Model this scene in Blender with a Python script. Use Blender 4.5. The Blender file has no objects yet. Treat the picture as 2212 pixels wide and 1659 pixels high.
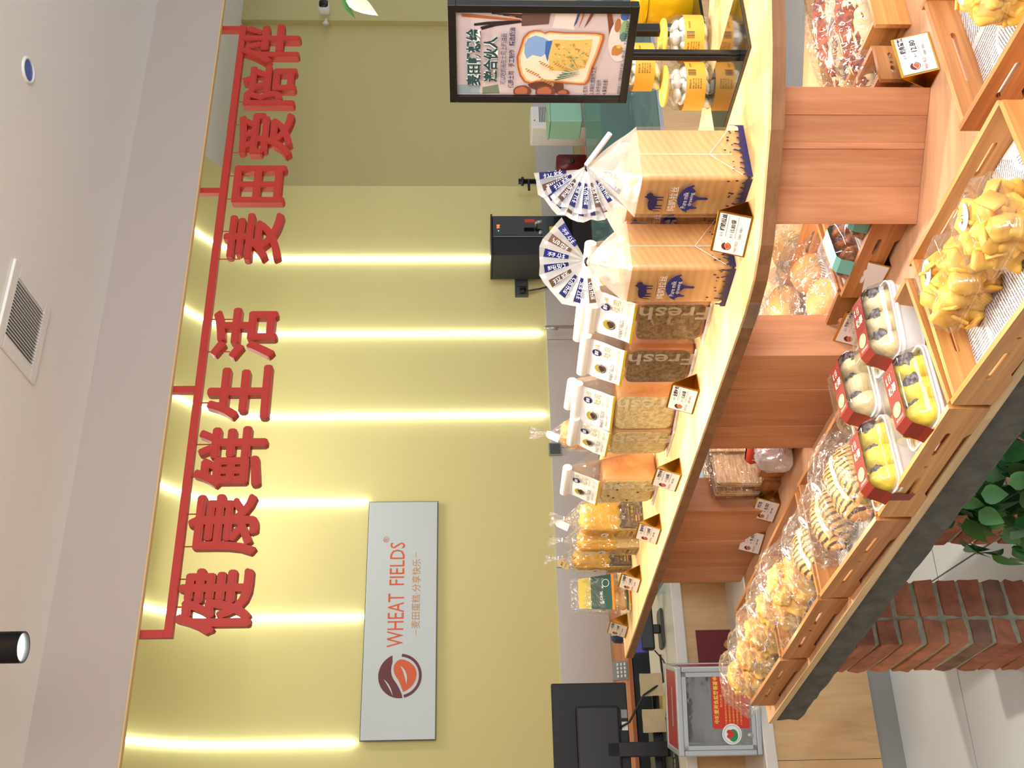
import bpy, bmesh, math, random
from mathutils import Vector, Matrix, noise
random.seed(7)
SC = bpy.context.scene
COL = SC.collection

# ---------------------------------------------------------------- camera, world, lights
F, PX, PY = 2200.0, 1106.0, 829.5
CAMZ = 1.6
PITCH = math.atan((1106 - 1020) / F)
ROLL = 0.006
Fw = Vector((0, math.cos(PITCH), -math.sin(PITCH)))
Up = Vector((0, math.sin(PITCH), math.cos(PITCH)))
Rt = Vector((1, 0, 0))
EX = (-Up) * math.cos(ROLL) - Rt * math.sin(ROLL)      # image right  = world down (photo lies on its side)
EY = -Rt * math.cos(ROLL) + Up * math.sin(ROLL)        # image down   = world left
cam = bpy.data.cameras.new('camera')
cam.sensor_width = 36.0
cam.lens = F / 2212 * 36.0
cam.clip_start = 0.05
camo = bpy.data.objects.new('camera', cam)
COL.objects.link(camo)
M = Matrix((EX, -EY, -Fw)).transposed().to_4x4()
M.translation = (0, 0, CAMZ)
camo.matrix_world = M
SC.camera = camo

SC.view_settings.view_transform = 'Standard'
SC.view_settings.look = 'None'
SC.view_settings.exposure = 0.0
SC.view_settings.gamma = 1.0
SC.view_settings.use_curve_mapping = False
SC.cycles.max_bounces = 6
SC.cycles.transparent_max_bounces = 20
SC.cycles.caustics_reflective = False
SC.cycles.caustics_refractive = False

w = bpy.data.worlds.new('world'); SC.world = w; w.use_nodes = True
w.node_tree.nodes['Background'].inputs[0].default_value = (0.93, 0.96, 1.0, 1)
w.node_tree.nodes['Background'].inputs[1].default_value = 0.85

def light(kind, name, loc, target, power, color, size=0.1, spot=60, blend=0.5, sy=None):
    l = bpy.data.lights.new(name, kind)
    l.energy = power; l.color = color
    if kind == 'SPOT':
        l.shadow_soft_size = size; l.spot_size = math.radians(spot); l.spot_blend = blend
    elif kind == 'AREA':
        l.shape = 'RECTANGLE'; l.size = size; l.size_y = sy or size
    else:
        l.shadow_soft_size = size
    o = bpy.data.objects.new(name, l); COL.objects.link(o)
    o.location = loc
    d = Vector(target) - Vector(loc)
    o.rotation_euler = d.to_track_quat('-Z', 'Y').to_euler()
    return o
WARM = (1.0, 0.87, 0.66)
# ceiling track spots above the bread table
light('SPOT', 'track_spot_light', (1.0, 2.6, 3.1), (0.5, 1.9, 1.1), 110, WARM, 0.03, 62, 0.6)
light('SPOT', 'track_spot_light', (0.55, 2.95, 3.1), (0.1, 2.15, 1.1), 150, WARM, 0.03, 62, 0.6)
light('SPOT', 'track_spot_light', (0.0, 3.5, 3.1), (-0.42, 2.85, 1.1), 150, WARM, 0.03, 62, 0.6)
light('SPOT', 'track_spot_light', (-0.3, 2.75, 3.1), (-0.35, 2.2, 0.85), 170, WARM, 0.03, 58, 0.6)
light('SPOT', 'track_spot_light', (0.1, 1.9, 3.1), (0.05, 1.55, 0.85), 105, (1, .9, .76), 0.03, 55, 0.6)
light('SPOT', 'track_spot_light', (0.9, 1.2, 3.1), (0.35, 1.9, 0.95), 90, (1, .92, .82), 0.04, 60, 0.6)
# tube light fixed under the top shelf
UNDER = [((0.30, 1.98, 1.075), 12), ((0.0, 2.33, 1.075), 12), ((-.36, 2.82, 1.075), 12), ((.72, 1.95, 1.075), 10)]
for lp, pw in UNDER:
    o = light('AREA', 'shelf_tube_light', lp, (lp[0], lp[1], 0), pw * .15, (1.0, .88, .80), .34, sy=.03)
    o.rotation_euler = (0, 0, math.atan2(.8175, -.576))
# soft panel lights of the shop, behind and above the camera, then an added fill
light('AREA', 'ceiling_panel_light', (0.9, -0.9, 3.1), (0.2, 1.8, 0.8), 42, (1.0, 0.95, 0.9), 1.2, sy=0.6)
light('AREA', 'counter_panel_light', (-.3, 5.6, 3.4), (-.3, 5.7, 0), 20, (1.0, 0.93, 0.8), 1.4, sy=0.2)
light('AREA', 'added_ceiling_fill', (1.0, -0.4, 1.9), (1.5, 2.2, 3.3), 48, (1, .97, .93), 1.0)  # unseen uplight added only to brighten the ceiling
# daylight through the shop front, right of and behind the camera
light('AREA', 'shopfront_daylight', (4.0, -1.6, 1.3), (-1.0, 3.0, 0.6), 120, (0.88, 0.94, 1.0), 2.6, sy=2.2)

# ---------------------------------------------------------------- pixel rays to world points
def ray(x, y):
    return Fw * F + EX * (x - PX) + EY * (y - PY)
def on_z(x, y, z):
    r = ray(x, y); t = (z - CAMZ) / r.z
    return Vector((r.x * t, r.y * t, z))
WN = Vector((-0.437, 0.8995, 0)); WT = Vector((0.8995, 0.437, 0)); WR = math.atan2(0.437, 0.8995)
TD = Vector((-0.576, 0.8175, 0)); TI = Vector((0.8175, 0.576, 0)); TR = math.atan2(-0.8175, 0.576)
def W(x, y, D):
    r = ray(x, y); t = D / (r.x * WN.x + r.y * WN.y)
    return Vector((r.x * t, r.y * t, CAMZ + r.z * t))
def at(x, y, Y):
    r = ray(x, y); t = Y / r.y
    return Vector((r.x * t, Y, CAMZ + r.z * t))
TOPZ = 1.113      # top shelf surface
LOWZ = 0.825      # lower shelf surface

# ---------------------------------------------------------------- object helpers
def thing(name, label, cat, loc=(0, 0, 0), rz=0.0, group=None, parent=None):
    o = bpy.data.objects.new(name, None); COL.objects.link(o)
    o.empty_display_size = 0.05
    o.location = loc
    o.rotation_euler = rz if isinstance(rz, tuple) else (0, 0, rz)
    if label: o['label'] = label
    if cat: o['category'] = cat
    if group: o['group'] = group
    return o
def tag(o, label, cat, group=None):
    o['label'] = label; o['category'] = cat
    if group: o['group'] = group
    return o
def mk(name, mesh, mats=None, parent=None, loc=(0, 0, 0), rot=(0, 0, 0), scale=None, kind=None, bevel=0):
    if isinstance(mesh, G): mesh = mesh.mesh(mats)
    elif mats is not None and len(mesh.materials) == 0:
        for m in (mats if isinstance(mats, (list, tuple)) else [mats]): mesh.materials.append(m)
    o = bpy.data.objects.new(name, mesh); COL.objects.link(o)
    o.location = loc; o.rotation_euler = rot
    if scale: o.scale = scale if isinstance(scale, tuple) else (scale,) * 3
    if parent: o.parent = parent
    if kind: o['kind'] = kind
    if bevel:
        b = o.modifiers.new('b', 'BEVEL'); b.width = bevel; b.segments = 2; b.limit_method = 'ANGLE'
    return o
def copy_tree(o, parent=None, loc=None, rz=None, label=None, group=None):
    c = o.copy(); COL.objects.link(c); c.parent = parent
    if loc is not None: c.location = loc
    if rz is not None: c.rotation_euler = rz if isinstance(rz, tuple) else (0, 0, rz)
    if label: c['label'] = label
    if group: c['group'] = group
    for ch in list(o.children): copy_tree(ch, c)
    return c

class G:
    def __init__(s, smooth=False): s.v = []; s.f = []; s.m = []; s.smooth = smooth
    def add(s, vs, fs, mi=0, T=None):
        n = len(s.v)
        s.v += [tuple(T @ Vector(p)) if T else tuple(p) for p in vs]
        s.f += [tuple(i + n for i in f) for f in fs]; s.m += [mi] * len(fs)
        return s
    def box(s, x0, x1, y0, y1, z0, z1, mi=0, T=None):
        vs = [(x0, y0, z0), (x1, y0, z0), (x1, y1, z0), (x0, y1, z0), (x0, y0, z1), (x1, y0, z1), (x1, y1, z1), (x0, y1, z1)]
        return s.add(vs, [(0, 3, 2, 1), (4, 5, 6, 7), (0, 1, 5, 4), (1, 2, 6, 5), (2, 3, 7, 6), (3, 0, 4, 7)], mi, T)
    def prism(s, poly, z0, z1, mi=0, T=None):
        n = len(poly)
        a = sum(poly[i][0] * poly[(i + 1) % n][1] - poly[(i + 1) % n][0] * poly[i][1] for i in range(n))
        if a < 0: poly = poly[::-1]
        vs = [(p[0], p[1], z0) for p in poly] + [(p[0], p[1], z1) for p in poly]
        fs = [tuple(range(n))[::-1], tuple(range(n, 2 * n))] + [(i, (i + 1) % n, n + (i + 1) % n, n + i) for i in range(n)]
        return s.add(vs, fs, mi, T)
    def lathe(s, prof, n=24, mi=0, T=None, cap=True, a0=0, a1=2 * math.pi):
        full = abs(a1 - a0 - 2 * math.pi) < 1e-6
        k = n if full else n + 1
        vs = []
        for r, z in prof:
            for i in range(k):
                a = a0 + (a1 - a0) * i / n
                vs.append((r * math.cos(a), r * math.sin(a), z))
        fs = []
        for j in range(len(prof) - 1):
            for i in range(n):
                i2 = (i + 1) % k
                fs.append((j * k + i, j * k + i2, (j + 1) * k + i2, (j + 1) * k + i))
        if cap and full:
            fs.append(tuple(range(k))[::-1]); m = (len(prof) - 1) * k; fs.append(tuple(range(m, m + k)))
        return s.add(vs, fs, mi, T)
    def tube(s, pts, r, n=8, mi=0, cap=True):
        pts = [Vector(p) for p in pts]; vs = []; fs = []
        up = Vector((0, 0, 1))
        prev = None
        for i, p in enumerate(pts):
            d = (pts[min(i + 1, len(pts) - 1)] - pts[max(i - 1, 0)]).normalized()
            if prev is None:
                a = d.cross(up)
                if a.length < 1e-3: a = d.cross(Vector((1, 0, 0)))
            else: a = prev - d * prev.dot(d)
            a.normalize(); prev = a; b = d.cross(a)
            rr = r[i] if isinstance(r, (list, tuple)) else r
            for k in range(n):
                t = 2 * math.pi * k / n
                vs.append(p + a * math.cos(t) * rr + b * math.sin(t) * rr)
        for j in range(len(pts) - 1):
            for k in range(n):
                fs.append((j * n + k, j * n + (k + 1) % n, (j + 1) * n + (k + 1) % n, (j + 1) * n + k))
        if cap:
            fs.append(tuple(range(n))[::-1]); m = (len(pts) - 1) * n; fs.append(tuple(range(m, m + n)))
        return s.add(vs, fs, mi)
    def rings(s, rings, mi=0, cap0=True, cap1=True, closed=True):
        n = len(rings[0]); vs = [p for r in rings for p in r]; fs = []
        for j in range(len(rings) - 1):
            for k in range(n if closed else n - 1):
                fs.append((j * n + k, j * n + (k + 1) % n, (j + 1) * n + (k + 1) % n, (j + 1) * n + k))
        if cap0: fs.append(tuple(range(n))[::-1])
        if cap1: m = (len(rings) - 1) * n; fs.append(tuple(range(m, m + n)))
        return s.add(vs, fs, mi)
    def mesh(s, mats=None, name='mesh'):
        me = bpy.data.meshes.new(name)
        me.from_pydata([tuple(p) for p in s.v], [], s.f)
        if mats is not None:
            for m in (mats if isinstance(mats, (list, tuple)) else [mats]): me.materials.append(m)
        if any(s.m): me.polygons.foreach_set('material_index', s.m)
        if s.smooth: me.polygons.foreach_set('use_smooth', [True] * len(me.polygons))
        me.update()
        return me
def rrect(w, h, r, z, n=5, cx=0, cy=0):
    out = []
    for sx, sy, a in ((1, 1, 0), (-1, 1, 90), (-1, -1, 180), (1, -1, 270)):
        for i in range(n + 1):
            t = math.radians(a + 90 * i / n)
            out.append((cx + sx * (w / 2 - r) + r * math.cos(t), cy + sy * (h / 2 - r) + r * math.sin(t), z))
    return out

_cc = {}
def curve_mesh(make):
    o = make(); COL.objects.link(o)
    dg = bpy.context.evaluated_depsgraph_get()
    me = bpy.data.meshes.new_from_object(o.evaluated_get(dg))
    c = o.data; bpy.data.objects.remove(o); bpy.data.curves.remove(c)
    me.materials.clear()
    return me
def plate(loops, th):
    """flat board with holes: loops[0] outer, others holes, in XY, extruded 0..th in Z"""
    def m():
        c = bpy.data.curves.new('p', 'CURVE'); c.dimensions = '2D'; c.fill_mode = 'BOTH'; c.extrude = th / 2
        for lp in loops:
            s = c.splines.new('POLY'); s.points.add(len(lp) - 1); s.use_cyclic_u = True
            for i, p in enumerate(lp): s.points[i].co = (p[0], p[1], 0, 1)
        return bpy.data.objects.new('p', c)
    me = curve_mesh(m)
    me.transform(Matrix.Translation((0, 0, th / 2)))
    return me
def glyphs(body, size=1, off=0.0, ex=0.0, align='LEFT', res=2, space=1.0):
    key = (body, size, off, ex, align, space)
    if key in _cc: return _cc[key].copy()
    def m():
        c = bpy.data.curves.new('t', 'FONT'); c.body = body; c.size = size; c.offset = off; c.extrude = ex
        c.align_x = align; c.resolution_u = res; c.space_character = space
        return bpy.data.objects.new('t', c)
    me = curve_mesh(m); _cc[key] = me
    return me.copy()
def bold(me, r):
    g = G()
    vs = [tuple(v.co) for v in me.vertices]; fs = [tuple(p.vertices) for p in me.polygons]
    for k, (dx, dy) in enumerate(((0, 0), (r, 0), (-r, 0), (0, r), (0, -r), (r * .7, r * .7), (-r * .7, r * .7), (r * .7, -r * .7), (-r * .7, -r * .7))):
        g.add(vs, fs, 0, Matrix.Translation((dx, dy, 0)) @ Matrix.Diagonal((1, 1, 1 - .018 * k, 1)))
    return g.mesh()
def fit(me, x0, x1, y0, y1):
    xs = [v.co.x for v in me.vertices]; ys = [v.co.y for v in me.vertices]
    a, b, c, d = min(xs), max(xs), min(ys), max(ys)
    sx = (x1 - x0) / (b - a); sy = (y1 - y0) / (d - c)
    me.transform(Matrix.Translation((x0 - a * sx, y0 - c * sy, 0)) @ Matrix.Diagonal((sx, sy, 1, 1)))
    return me
FRONT = (math.pi / 2, 0, 0)
def text_on(parent, body, mat, x0, x1, z0, z1, y=-0.001, off=0.0, ex=0.0, name='lettering', rot=FRONT, T=None):
    """lettering on a vertical face of its parent (local XZ plane, reads along +x)"""
    me = fit(glyphs(body, 1, off, ex), x0, x1, z0, z1)
    if T: me.transform(T)
    return mk(name, me, mat, parent, (0, y, 0), rot)
def join_meshes(lst):
    """lst of (mesh, matrix, material) -> one mesh"""
    g = G(); mats = []
    for me, T, mt in lst:
        if mt not in mats: mats.append(mt)
        g.add([tuple(v.co) for v in me.vertices], [tuple(p.vertices) for p in me.polygons], mats.index(mt), T)
    return g.mesh(mats)

# ---------------------------------------------------------------- materials
def _m(name):
    m = bpy.data.materials.new(name); m.use_nodes = True
    nt = m.node_tree; return m, nt, nt.nodes['Principled BSDF']
def srgb(r, g, b):
    return tuple(((c / 255) / 12.92 if c <= 10 else (((c / 255) + .055) / 1.055) ** 2.4) for c in (r, g, b)) + (1,)
def node(nt, t, **k):
    n = nt.nodes.new(t)
    for a, v in k.items(): setattr(n, a, v)
    return n
def coords(nt, scale=(1, 1, 1), kind='Object'):
    tc = node(nt, 'ShaderNodeTexCoord'); mp = node(nt, 'ShaderNodeMapping')
    mp.inputs['Scale'].default_value = scale
    nt.links.new(tc.outputs[kind], mp.inputs[0]); return mp.outputs[0]
def plain(name, col, rough=0.5, metal=0.0, var=0.0, vs=8, bump=0.0, bs=60, emit=0, coat=0, spec=0.5, sheen=0):
    m, nt, b = _m(name)
    b.inputs['Base Color'].default_value = col
    b.inputs['Roughness'].default_value = rough; b.inputs['Metallic'].default_value = metal
    b.inputs['Specular IOR Level'].default_value = spec
    if coat: b.inputs['Coat Weight'].default_value = coat; b.inputs['Coat Roughness'].default_value = 0.08
    if emit: b.inputs['Emission Color'].default_value = col; b.inputs['Emission Strength'].default_value = emit
    if var:
        n = node(nt, 'ShaderNodeTexNoise'); n.inputs['Scale'].default_value = vs; n.inputs['Detail'].default_value = 4
        nt.links.new(coords(nt), n.inputs[0])
        r = node(nt, 'ShaderNodeValToRGB')
        r.color_ramp.elements[0].position = 0.3; r.color_ramp.elements[1].position = 0.7
        r.color_ramp.elements[0].color = tuple(c * (1 - var) for c in col[:3]) + (1,)
        r.color_ramp.elements[1].color = tuple(min(1, c * (1 + var)) for c in col[:3]) + (1,)
        nt.links.new(n.outputs[0], r.inputs[0]); nt.links.new(r.outputs[0], b.inputs['Base Color'])
    if bump:
        n2 = node(nt, 'ShaderNodeTexNoise'); n2.inputs['Scale'].default_value = bs; n2.inputs['Detail'].default_value = 5
        nt.links.new(coords(nt), n2.inputs[0])
        bp = node(nt, 'ShaderNodeBump'); bp.inputs['Strength'].default_value = bump; bp.inputs['Distance'].default_value = 0.01
        nt.links.new(n2.outputs[0], bp.inputs['Height']); nt.links.new(bp.outputs[0], b.inputs['Normal'])
    return m
def wood(name, c1, c2, axis=0, scale=1.0, rough=0.45, band=18, detail=True):
    m, nt, b = _m(name)
    sc = [band * scale] * 3; sc[axis] = 1.6 * scale
    co = coords(nt, tuple(sc))
    n = node(nt, 'ShaderNodeTexNoise'); n.inputs['Scale'].default_value = 1; n.inputs['Detail'].default_value = 7
    n.inputs['Roughness'].default_value = 0.62; n.inputs['Distortion'].default_value = 0.6
    nt.links.new(co, n.inputs[0])
    sc2 = [band * 9 * scale] * 3; sc2[axis] = 6 * scale
    n2 = node(nt, 'ShaderNodeTexNoise'); n2.inputs['Scale'].default_value = 1; n2.inputs['Detail'].default_value = 3
    nt.links.new(coords(nt, tuple(sc2)), n2.inputs[0])
    oi = node(nt, 'ShaderNodeObjectInfo')
    mx = node(nt, 'ShaderNodeMath', operation='MULTIPLY_ADD'); mx.inputs[1].default_value = 0.35
    nt.links.new(n2.outputs[0], mx.inputs[0]); nt.links.new(n.outputs[0], mx.inputs[2])
    r = node(nt, 'ShaderNodeValToRGB'); e = r.color_ramp.elements
    e[0].position = 0.5; e[0].color = c2; e[1].position = 0.82; e[1].color = c1
    nt.links.new(mx.outputs[0], r.inputs[0])
    hs = node(nt, 'ShaderNodeHueSaturation')
    rm = node(nt, 'ShaderNodeMapRange'); rm.inputs[3].default_value = 0.88; rm.inputs[4].default_value = 1.1
    nt.links.new(oi.outputs['Random'], rm.inputs[0]); nt.links.new(rm.outputs[0], hs.inputs['Value'])
    nt.links.new(r.outputs[0], hs.inputs['Color']); nt.links.new(hs.outputs[0], b.inputs['Base Color'])
    b.inputs['Roughness'].default_value = rough
    bp = node(nt, 'ShaderNodeBump'); bp.inputs['Strength'].default_value = 0.12; bp.inputs['Distance'].default_value = 0.002
    nt.links.new(mx.outputs[0], bp.inputs['Height']); nt.links.new(bp.outputs[0], b.inputs['Normal'])
    return m
def film(name, crease=0.0, tint=(0.995, 0.995, 0.99), milky=0.03, rough=0.08, bs=18, bump=0.6, gloss=0.05, mcol=(1, 1, 1), vor=True):
    """thin clear or frosted plastic"""
    m = bpy.data.materials.new(name); m.use_nodes = True; nt = m.node_tree; nt.nodes.clear()
    out = node(nt, 'ShaderNodeOutputMaterial')
    tr = node(nt, 'ShaderNodeBsdfTransparent'); tr.inputs[0].default_value = tint + (1,)
    gl = node(nt, 'ShaderNodeBsdfGlossy'); gl.inputs['Roughness'].default_value = rough
    df = node(nt, 'ShaderNodeBsdfDiffuse'); df.inputs[0].default_value = mcol + (1,)
    tl = node(nt, 'ShaderNodeBsdfTranslucent'); tl.inputs[0].default_value = mcol + (1,)
    ad = node(nt, 'ShaderNodeMixShader'); ad.inputs[0].default_value = 0.45
    nt.links.new(df.outputs[0], ad.inputs[1]); nt.links.new(tl.outputs[0], ad.inputs[2])
    mm = node(nt, 'ShaderNodeMixShader'); mm.inputs[0].default_value = milky
    nt.links.new(tr.outputs[0], mm.inputs[1]); nt.links.new(ad.outputs[0], mm.inputs[2])
    lw = node(nt, 'ShaderNodeLayerWeight'); lw.inputs[0].default_value = 0.25
    mr = node(nt, 'ShaderNodeMapRange'); mr.inputs[3].default_value = gloss; mr.inputs[4].default_value = min(1, gloss + 0.22)
    nt.links.new(lw.outputs['Fresnel'], mr.inputs[0])
    mg = node(nt, 'ShaderNodeMixShader'); nt.links.new(mr.outputs[0], mg.inputs[0])
    nt.links.new(mm.outputs[0], mg.inputs[1]); nt.links.new(gl.outputs[0], mg.inputs[2])
    if bump:
        co = coords(nt)
        if vor:
            v = node(nt, 'ShaderNodeTexVoronoi'); v.feature = 'DISTANCE_TO_EDGE'; v.inputs['Scale'].default_value = bs
            n0 = node(nt, 'ShaderNodeTexNoise'); n0.inputs['Scale'].default_value = bs * .5; n0.inputs['Detail'].default_value = 3
            nt.links.new(co, n0.inputs[0])
            mxv = node(nt, 'ShaderNodeMix', data_type='RGBA'); mxv.inputs[0].default_value = 0.12
            nt.links.new(co, mxv.inputs['A']); nt.links.new(n0.outputs['Color'], mxv.inputs['B'])
            nt.links.new(mxv.outputs['Result'], v.inputs['Vector'])
            h = v.outputs['Distance']
        else:
            v = node(nt, 'ShaderNodeTexNoise'); v.inputs['Scale'].default_value = bs; v.inputs['Detail'].default_value = 3
            nt.links.new(co, v.inputs[0]); h = v.outputs[0]
        bp = node(nt, 'ShaderNodeBump'); bp.inputs['Strength'].default_value = bump; bp.inputs['Distance'].default_value = 0.02
        nt.links.new(h, bp.inputs['Height']); nt.links.new(bp.outputs[0], gl.inputs['Normal'])
        if crease:      # crinkle highlights painted in as whitish lines along the creases
            cr = node(nt, 'ShaderNodeMapRange'); cr.inputs[1].default_value = 0.0; cr.inputs[2].default_value = 0.035
            cr.inputs[3].default_value = milky + crease; cr.inputs[4].default_value = milky
            nt.links.new(h, cr.inputs[0])
            nb = node(nt, 'ShaderNodeTexNoise'); nb.inputs['Scale'].default_value = bs * .9; nt.links.new(co, nb.inputs[0])
            mb = node(nt, 'ShaderNodeMapRange'); mb.inputs[1].default_value = .42; mb.inputs[2].default_value = .62; nt.links.new(nb.outputs[0], mb.inputs[0])
            mm2 = node(nt, 'ShaderNodeMath', operation='MULTIPLY'); nt.links.new(cr.outputs[0], mm2.inputs[0]); nt.links.new(mb.outputs[0], mm2.inputs[1])
            ma2 = node(nt, 'ShaderNodeMath', operation='MAXIMUM'); ma2.inputs[1].default_value = milky; nt.links.new(mm2.outputs[0], ma2.inputs[0])
            nt.links.new(ma2.outputs[0], mm.inputs[0])
    nt.links.new(mg.outputs[0], out.inputs[0])
    return m
def bake(name, c1, c2, c3=None, scale=14, rough=0.5, bump=0.4, bs=60, pos=(0.35, 0.65), coat=0.0, stretch=(1, 1, 1)):
    """baked crust: blotchy between colours"""
    m, nt, b = _m(name)
    co = coords(nt, stretch)
    n = node(nt, 'ShaderNodeTexNoise'); n.inputs['Scale'].default_value = scale; n.inputs['Detail'].default_value = 6
    nt.links.new(co, n.inputs[0])
    r = node(nt, 'ShaderNodeValToRGB'); e = r.color_ramp.elements
    e[0].position = pos[0]; e[0].color = c1; e[1].position = pos[1]; e[1].color = c2
    if c3: k = e.new((pos[0] + pos[1]) / 2); k.color = c3
    nt.links.new(n.outputs[0], r.inputs[0]); nt.links.new(r.outputs[0], b.inputs['Base Color'])
    b.inputs['Roughness'].default_value = rough
    b.inputs['Coat Weight'].default_value = coat
    b.inputs['Subsurface Weight'].default_value = 0.0
    n2 = node(nt, 'ShaderNodeTexNoise'); n2.inputs['Scale'].default_value = bs; n2.inputs['Detail'].default_value = 5
    nt.links.new(co, n2.inputs[0])
    bp = node(nt, 'ShaderNodeBump'); bp.inputs['Strength'].default_value = bump; bp.inputs['Distance'].default_value = 0.006
    nt.links.new(n2.outputs[0], bp.inputs['Height']); nt.links.new(bp.outputs[0], b.inputs['Normal'])
    return m
def striped(name, base, stripe, axis=0, freq=30, dist=3, width=0.28, blotch=None):
    """crust with wavy icing stripes across one axis"""
    m, nt, b = _m(name)
    wv = node(nt, 'ShaderNodeTexWave'); wv.bands_direction = 'XYZ'[axis]
    wv.inputs['Scale'].default_value = freq; wv.inputs['Distortion'].default_value = dist
    wv.inputs['Detail'].default_value = 3; wv.inputs['Detail Scale'].default_value = 1.2
    co = coords(nt); nt.links.new(co, wv.inputs[0])
    n = node(nt, 'ShaderNodeTexNoise'); n.inputs['Scale'].default_value = 22; n.inputs['Detail'].default_value = 4
    nt.links.new(co, n.inputs[0])
    r0 = node(nt, 'ShaderNodeValToRGB'); e = r0.color_ramp.elements
    e[0].position = .35; e[0].color = blotch or base; e[1].position = .62; e[1].color = base
    nt.links.new(n.outputs[0], r0.inputs[0])
    r = node(nt, 'ShaderNodeValToRGB'); e = r.color_ramp.elements
    e[0].position = width; e[0].color = (1, 1, 1, 1); e[1].position = width + .1; e[1].color = (0, 0, 0, 1)
    nt.links.new(wv.outputs[1], r.inputs[0])
    mx = node(nt, 'ShaderNodeMix', data_type='RGBA'); nt.links.new(r.outputs[0], mx.inputs[0])
    nt.links.new(r0.outputs[0], mx.inputs['A']); mx.inputs['B'].default_value = stripe
    nt.links.new(mx.outputs['Result'], b.inputs['Base Color']); b.inputs['Roughness'].default_value = .45
    return m
def newsprint(name):
    m, nt, b = _m(name)
    co = coords(nt)
    v = node(nt, 'ShaderNodeTexVoronoi'); v.inputs['Scale'].default_value = 11; v.distance = 'MANHATTAN'; v.inputs['Randomness'].default_value = 0.9
    nt.links.new(co, v.inputs[0])
    sp = node(nt, 'ShaderNodeSeparateColor'); nt.links.new(v.outputs['Color'], sp.inputs[0])
    # each block of text is turned its own way
    an = node(nt, 'ShaderNodeMath', operation='MULTIPLY'); an.inputs[1].default_value = 3.0; nt.links.new(sp.outputs[2], an.inputs[0])
    ro = node(nt, 'ShaderNodeVectorRotate'); ro.rotation_type = 'Z_AXIS'; nt.links.new(co, ro.inputs['Vector']); nt.links.new(an.outputs[0], ro.inputs['Angle'])
    wv = node(nt, 'ShaderNodeTexWave'); wv.bands_direction = 'X'; wv.inputs['Scale'].default_value = 58; nt.links.new(ro.outputs[0], wv.inputs[0])
    mp = node(nt, 'ShaderNodeMapping'); mp.inputs['Scale'].default_value = (300, 520, 1); nt.links.new(ro.outputs[0], mp.inputs[0])
    n = node(nt, 'ShaderNodeTexNoise'); n.inputs['Scale'].default_value = 1; n.inputs['Detail'].default_value = 2; nt.links.new(mp.outputs[0], n.inputs[0])
    mu = node(nt, 'ShaderNodeMath', operation='MULTIPLY'); nt.links.new(wv.outputs[1], mu.inputs[0]); nt.links.new(n.outputs[0], mu.inputs[1])
    g1 = node(nt, 'ShaderNodeMath', operation='GREATER_THAN'); g1.inputs[1].default_value = 0.36; nt.links.new(mu.outputs[0], g1.inputs[0])
    g2 = node(nt, 'ShaderNodeMath', operation='GREATER_THAN'); g2.inputs[1].default_value = 0.18; nt.links.new(sp.outputs[0], g2.inputs[0])
    v2 = node(nt, 'ShaderNodeTexVoronoi'); v2.feature = 'F2'; v2.inputs['Scale'].default_value = 11; v2.distance = 'MANHATTAN'; v2.inputs['Randomness'].default_value = 0.9
    nt.links.new(co, v2.inputs[0])
    df = node(nt, 'ShaderNodeMath', operation='SUBTRACT'); nt.links.new(v2.outputs['Distance'], df.inputs[0]); nt.links.new(v.outputs['Distance'], df.inputs[1])
    edge = node(nt, 'ShaderNodeMath', operation='GREATER_THAN'); edge.inputs[1].default_value = 0.10; nt.links.new(df.outputs[0], edge.inputs[0])
    m1 = node(nt, 'ShaderNodeMath', operation='MULTIPLY'); nt.links.new(g1.outputs[0], m1.inputs[0]); nt.links.new(g2.outputs[0], m1.inputs[1])
    m2 = node(nt, 'ShaderNodeMath', operation='MULTIPLY'); nt.links.new(m1.outputs[0], m2.inputs[0]); nt.links.new(edge.outputs[0], m2.inputs[1])
    mx = node(nt, 'ShaderNodeMix', data_type='RGBA'); nt.links.new(m2.outputs[0], mx.inputs[0])
    mx.inputs['A'].default_value = srgb(212, 210, 214); mx.inputs['B'].default_value = srgb(96, 84, 92)
    g3 = node(nt, 'ShaderNodeMath', operation='GREATER_THAN'); g3.inputs[1].default_value = 0.80; nt.links.new(sp.outputs[1], g3.inputs[0])
    m3 = node(nt, 'ShaderNodeMath', operation='MULTIPLY'); nt.links.new(g3.outputs[0], m3.inputs[0]); nt.links.new(edge.outputs[0], m3.inputs[1])
    n3 = node(nt, 'ShaderNodeTexNoise'); n3.inputs['Scale'].default_value = 26; nt.links.new(co, n3.inputs[0])
    r3 = node(nt, 'ShaderNodeValToRGB'); e = r3.color_ramp.elements; e[0].position = .4; e[0].color = srgb(138, 96, 88); e[1].position = .6; e[1].color = srgb(206, 186, 180)
    nt.links.new(n3.outputs[0], r3.inputs[0])
    mx2 = node(nt, 'ShaderNodeMix', data_type='RGBA'); nt.links.new(m3.outputs[0], mx2.inputs[0])
    nt.links.new(mx.outputs['Result'], mx2.inputs['A']); nt.links.new(r3.outputs[0], mx2.inputs['B'])
    nt.links.new(mx2.outputs['Result'], b.inputs['Base Color']); b.inputs['Roughness'].default_value = .6
    return m

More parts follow.
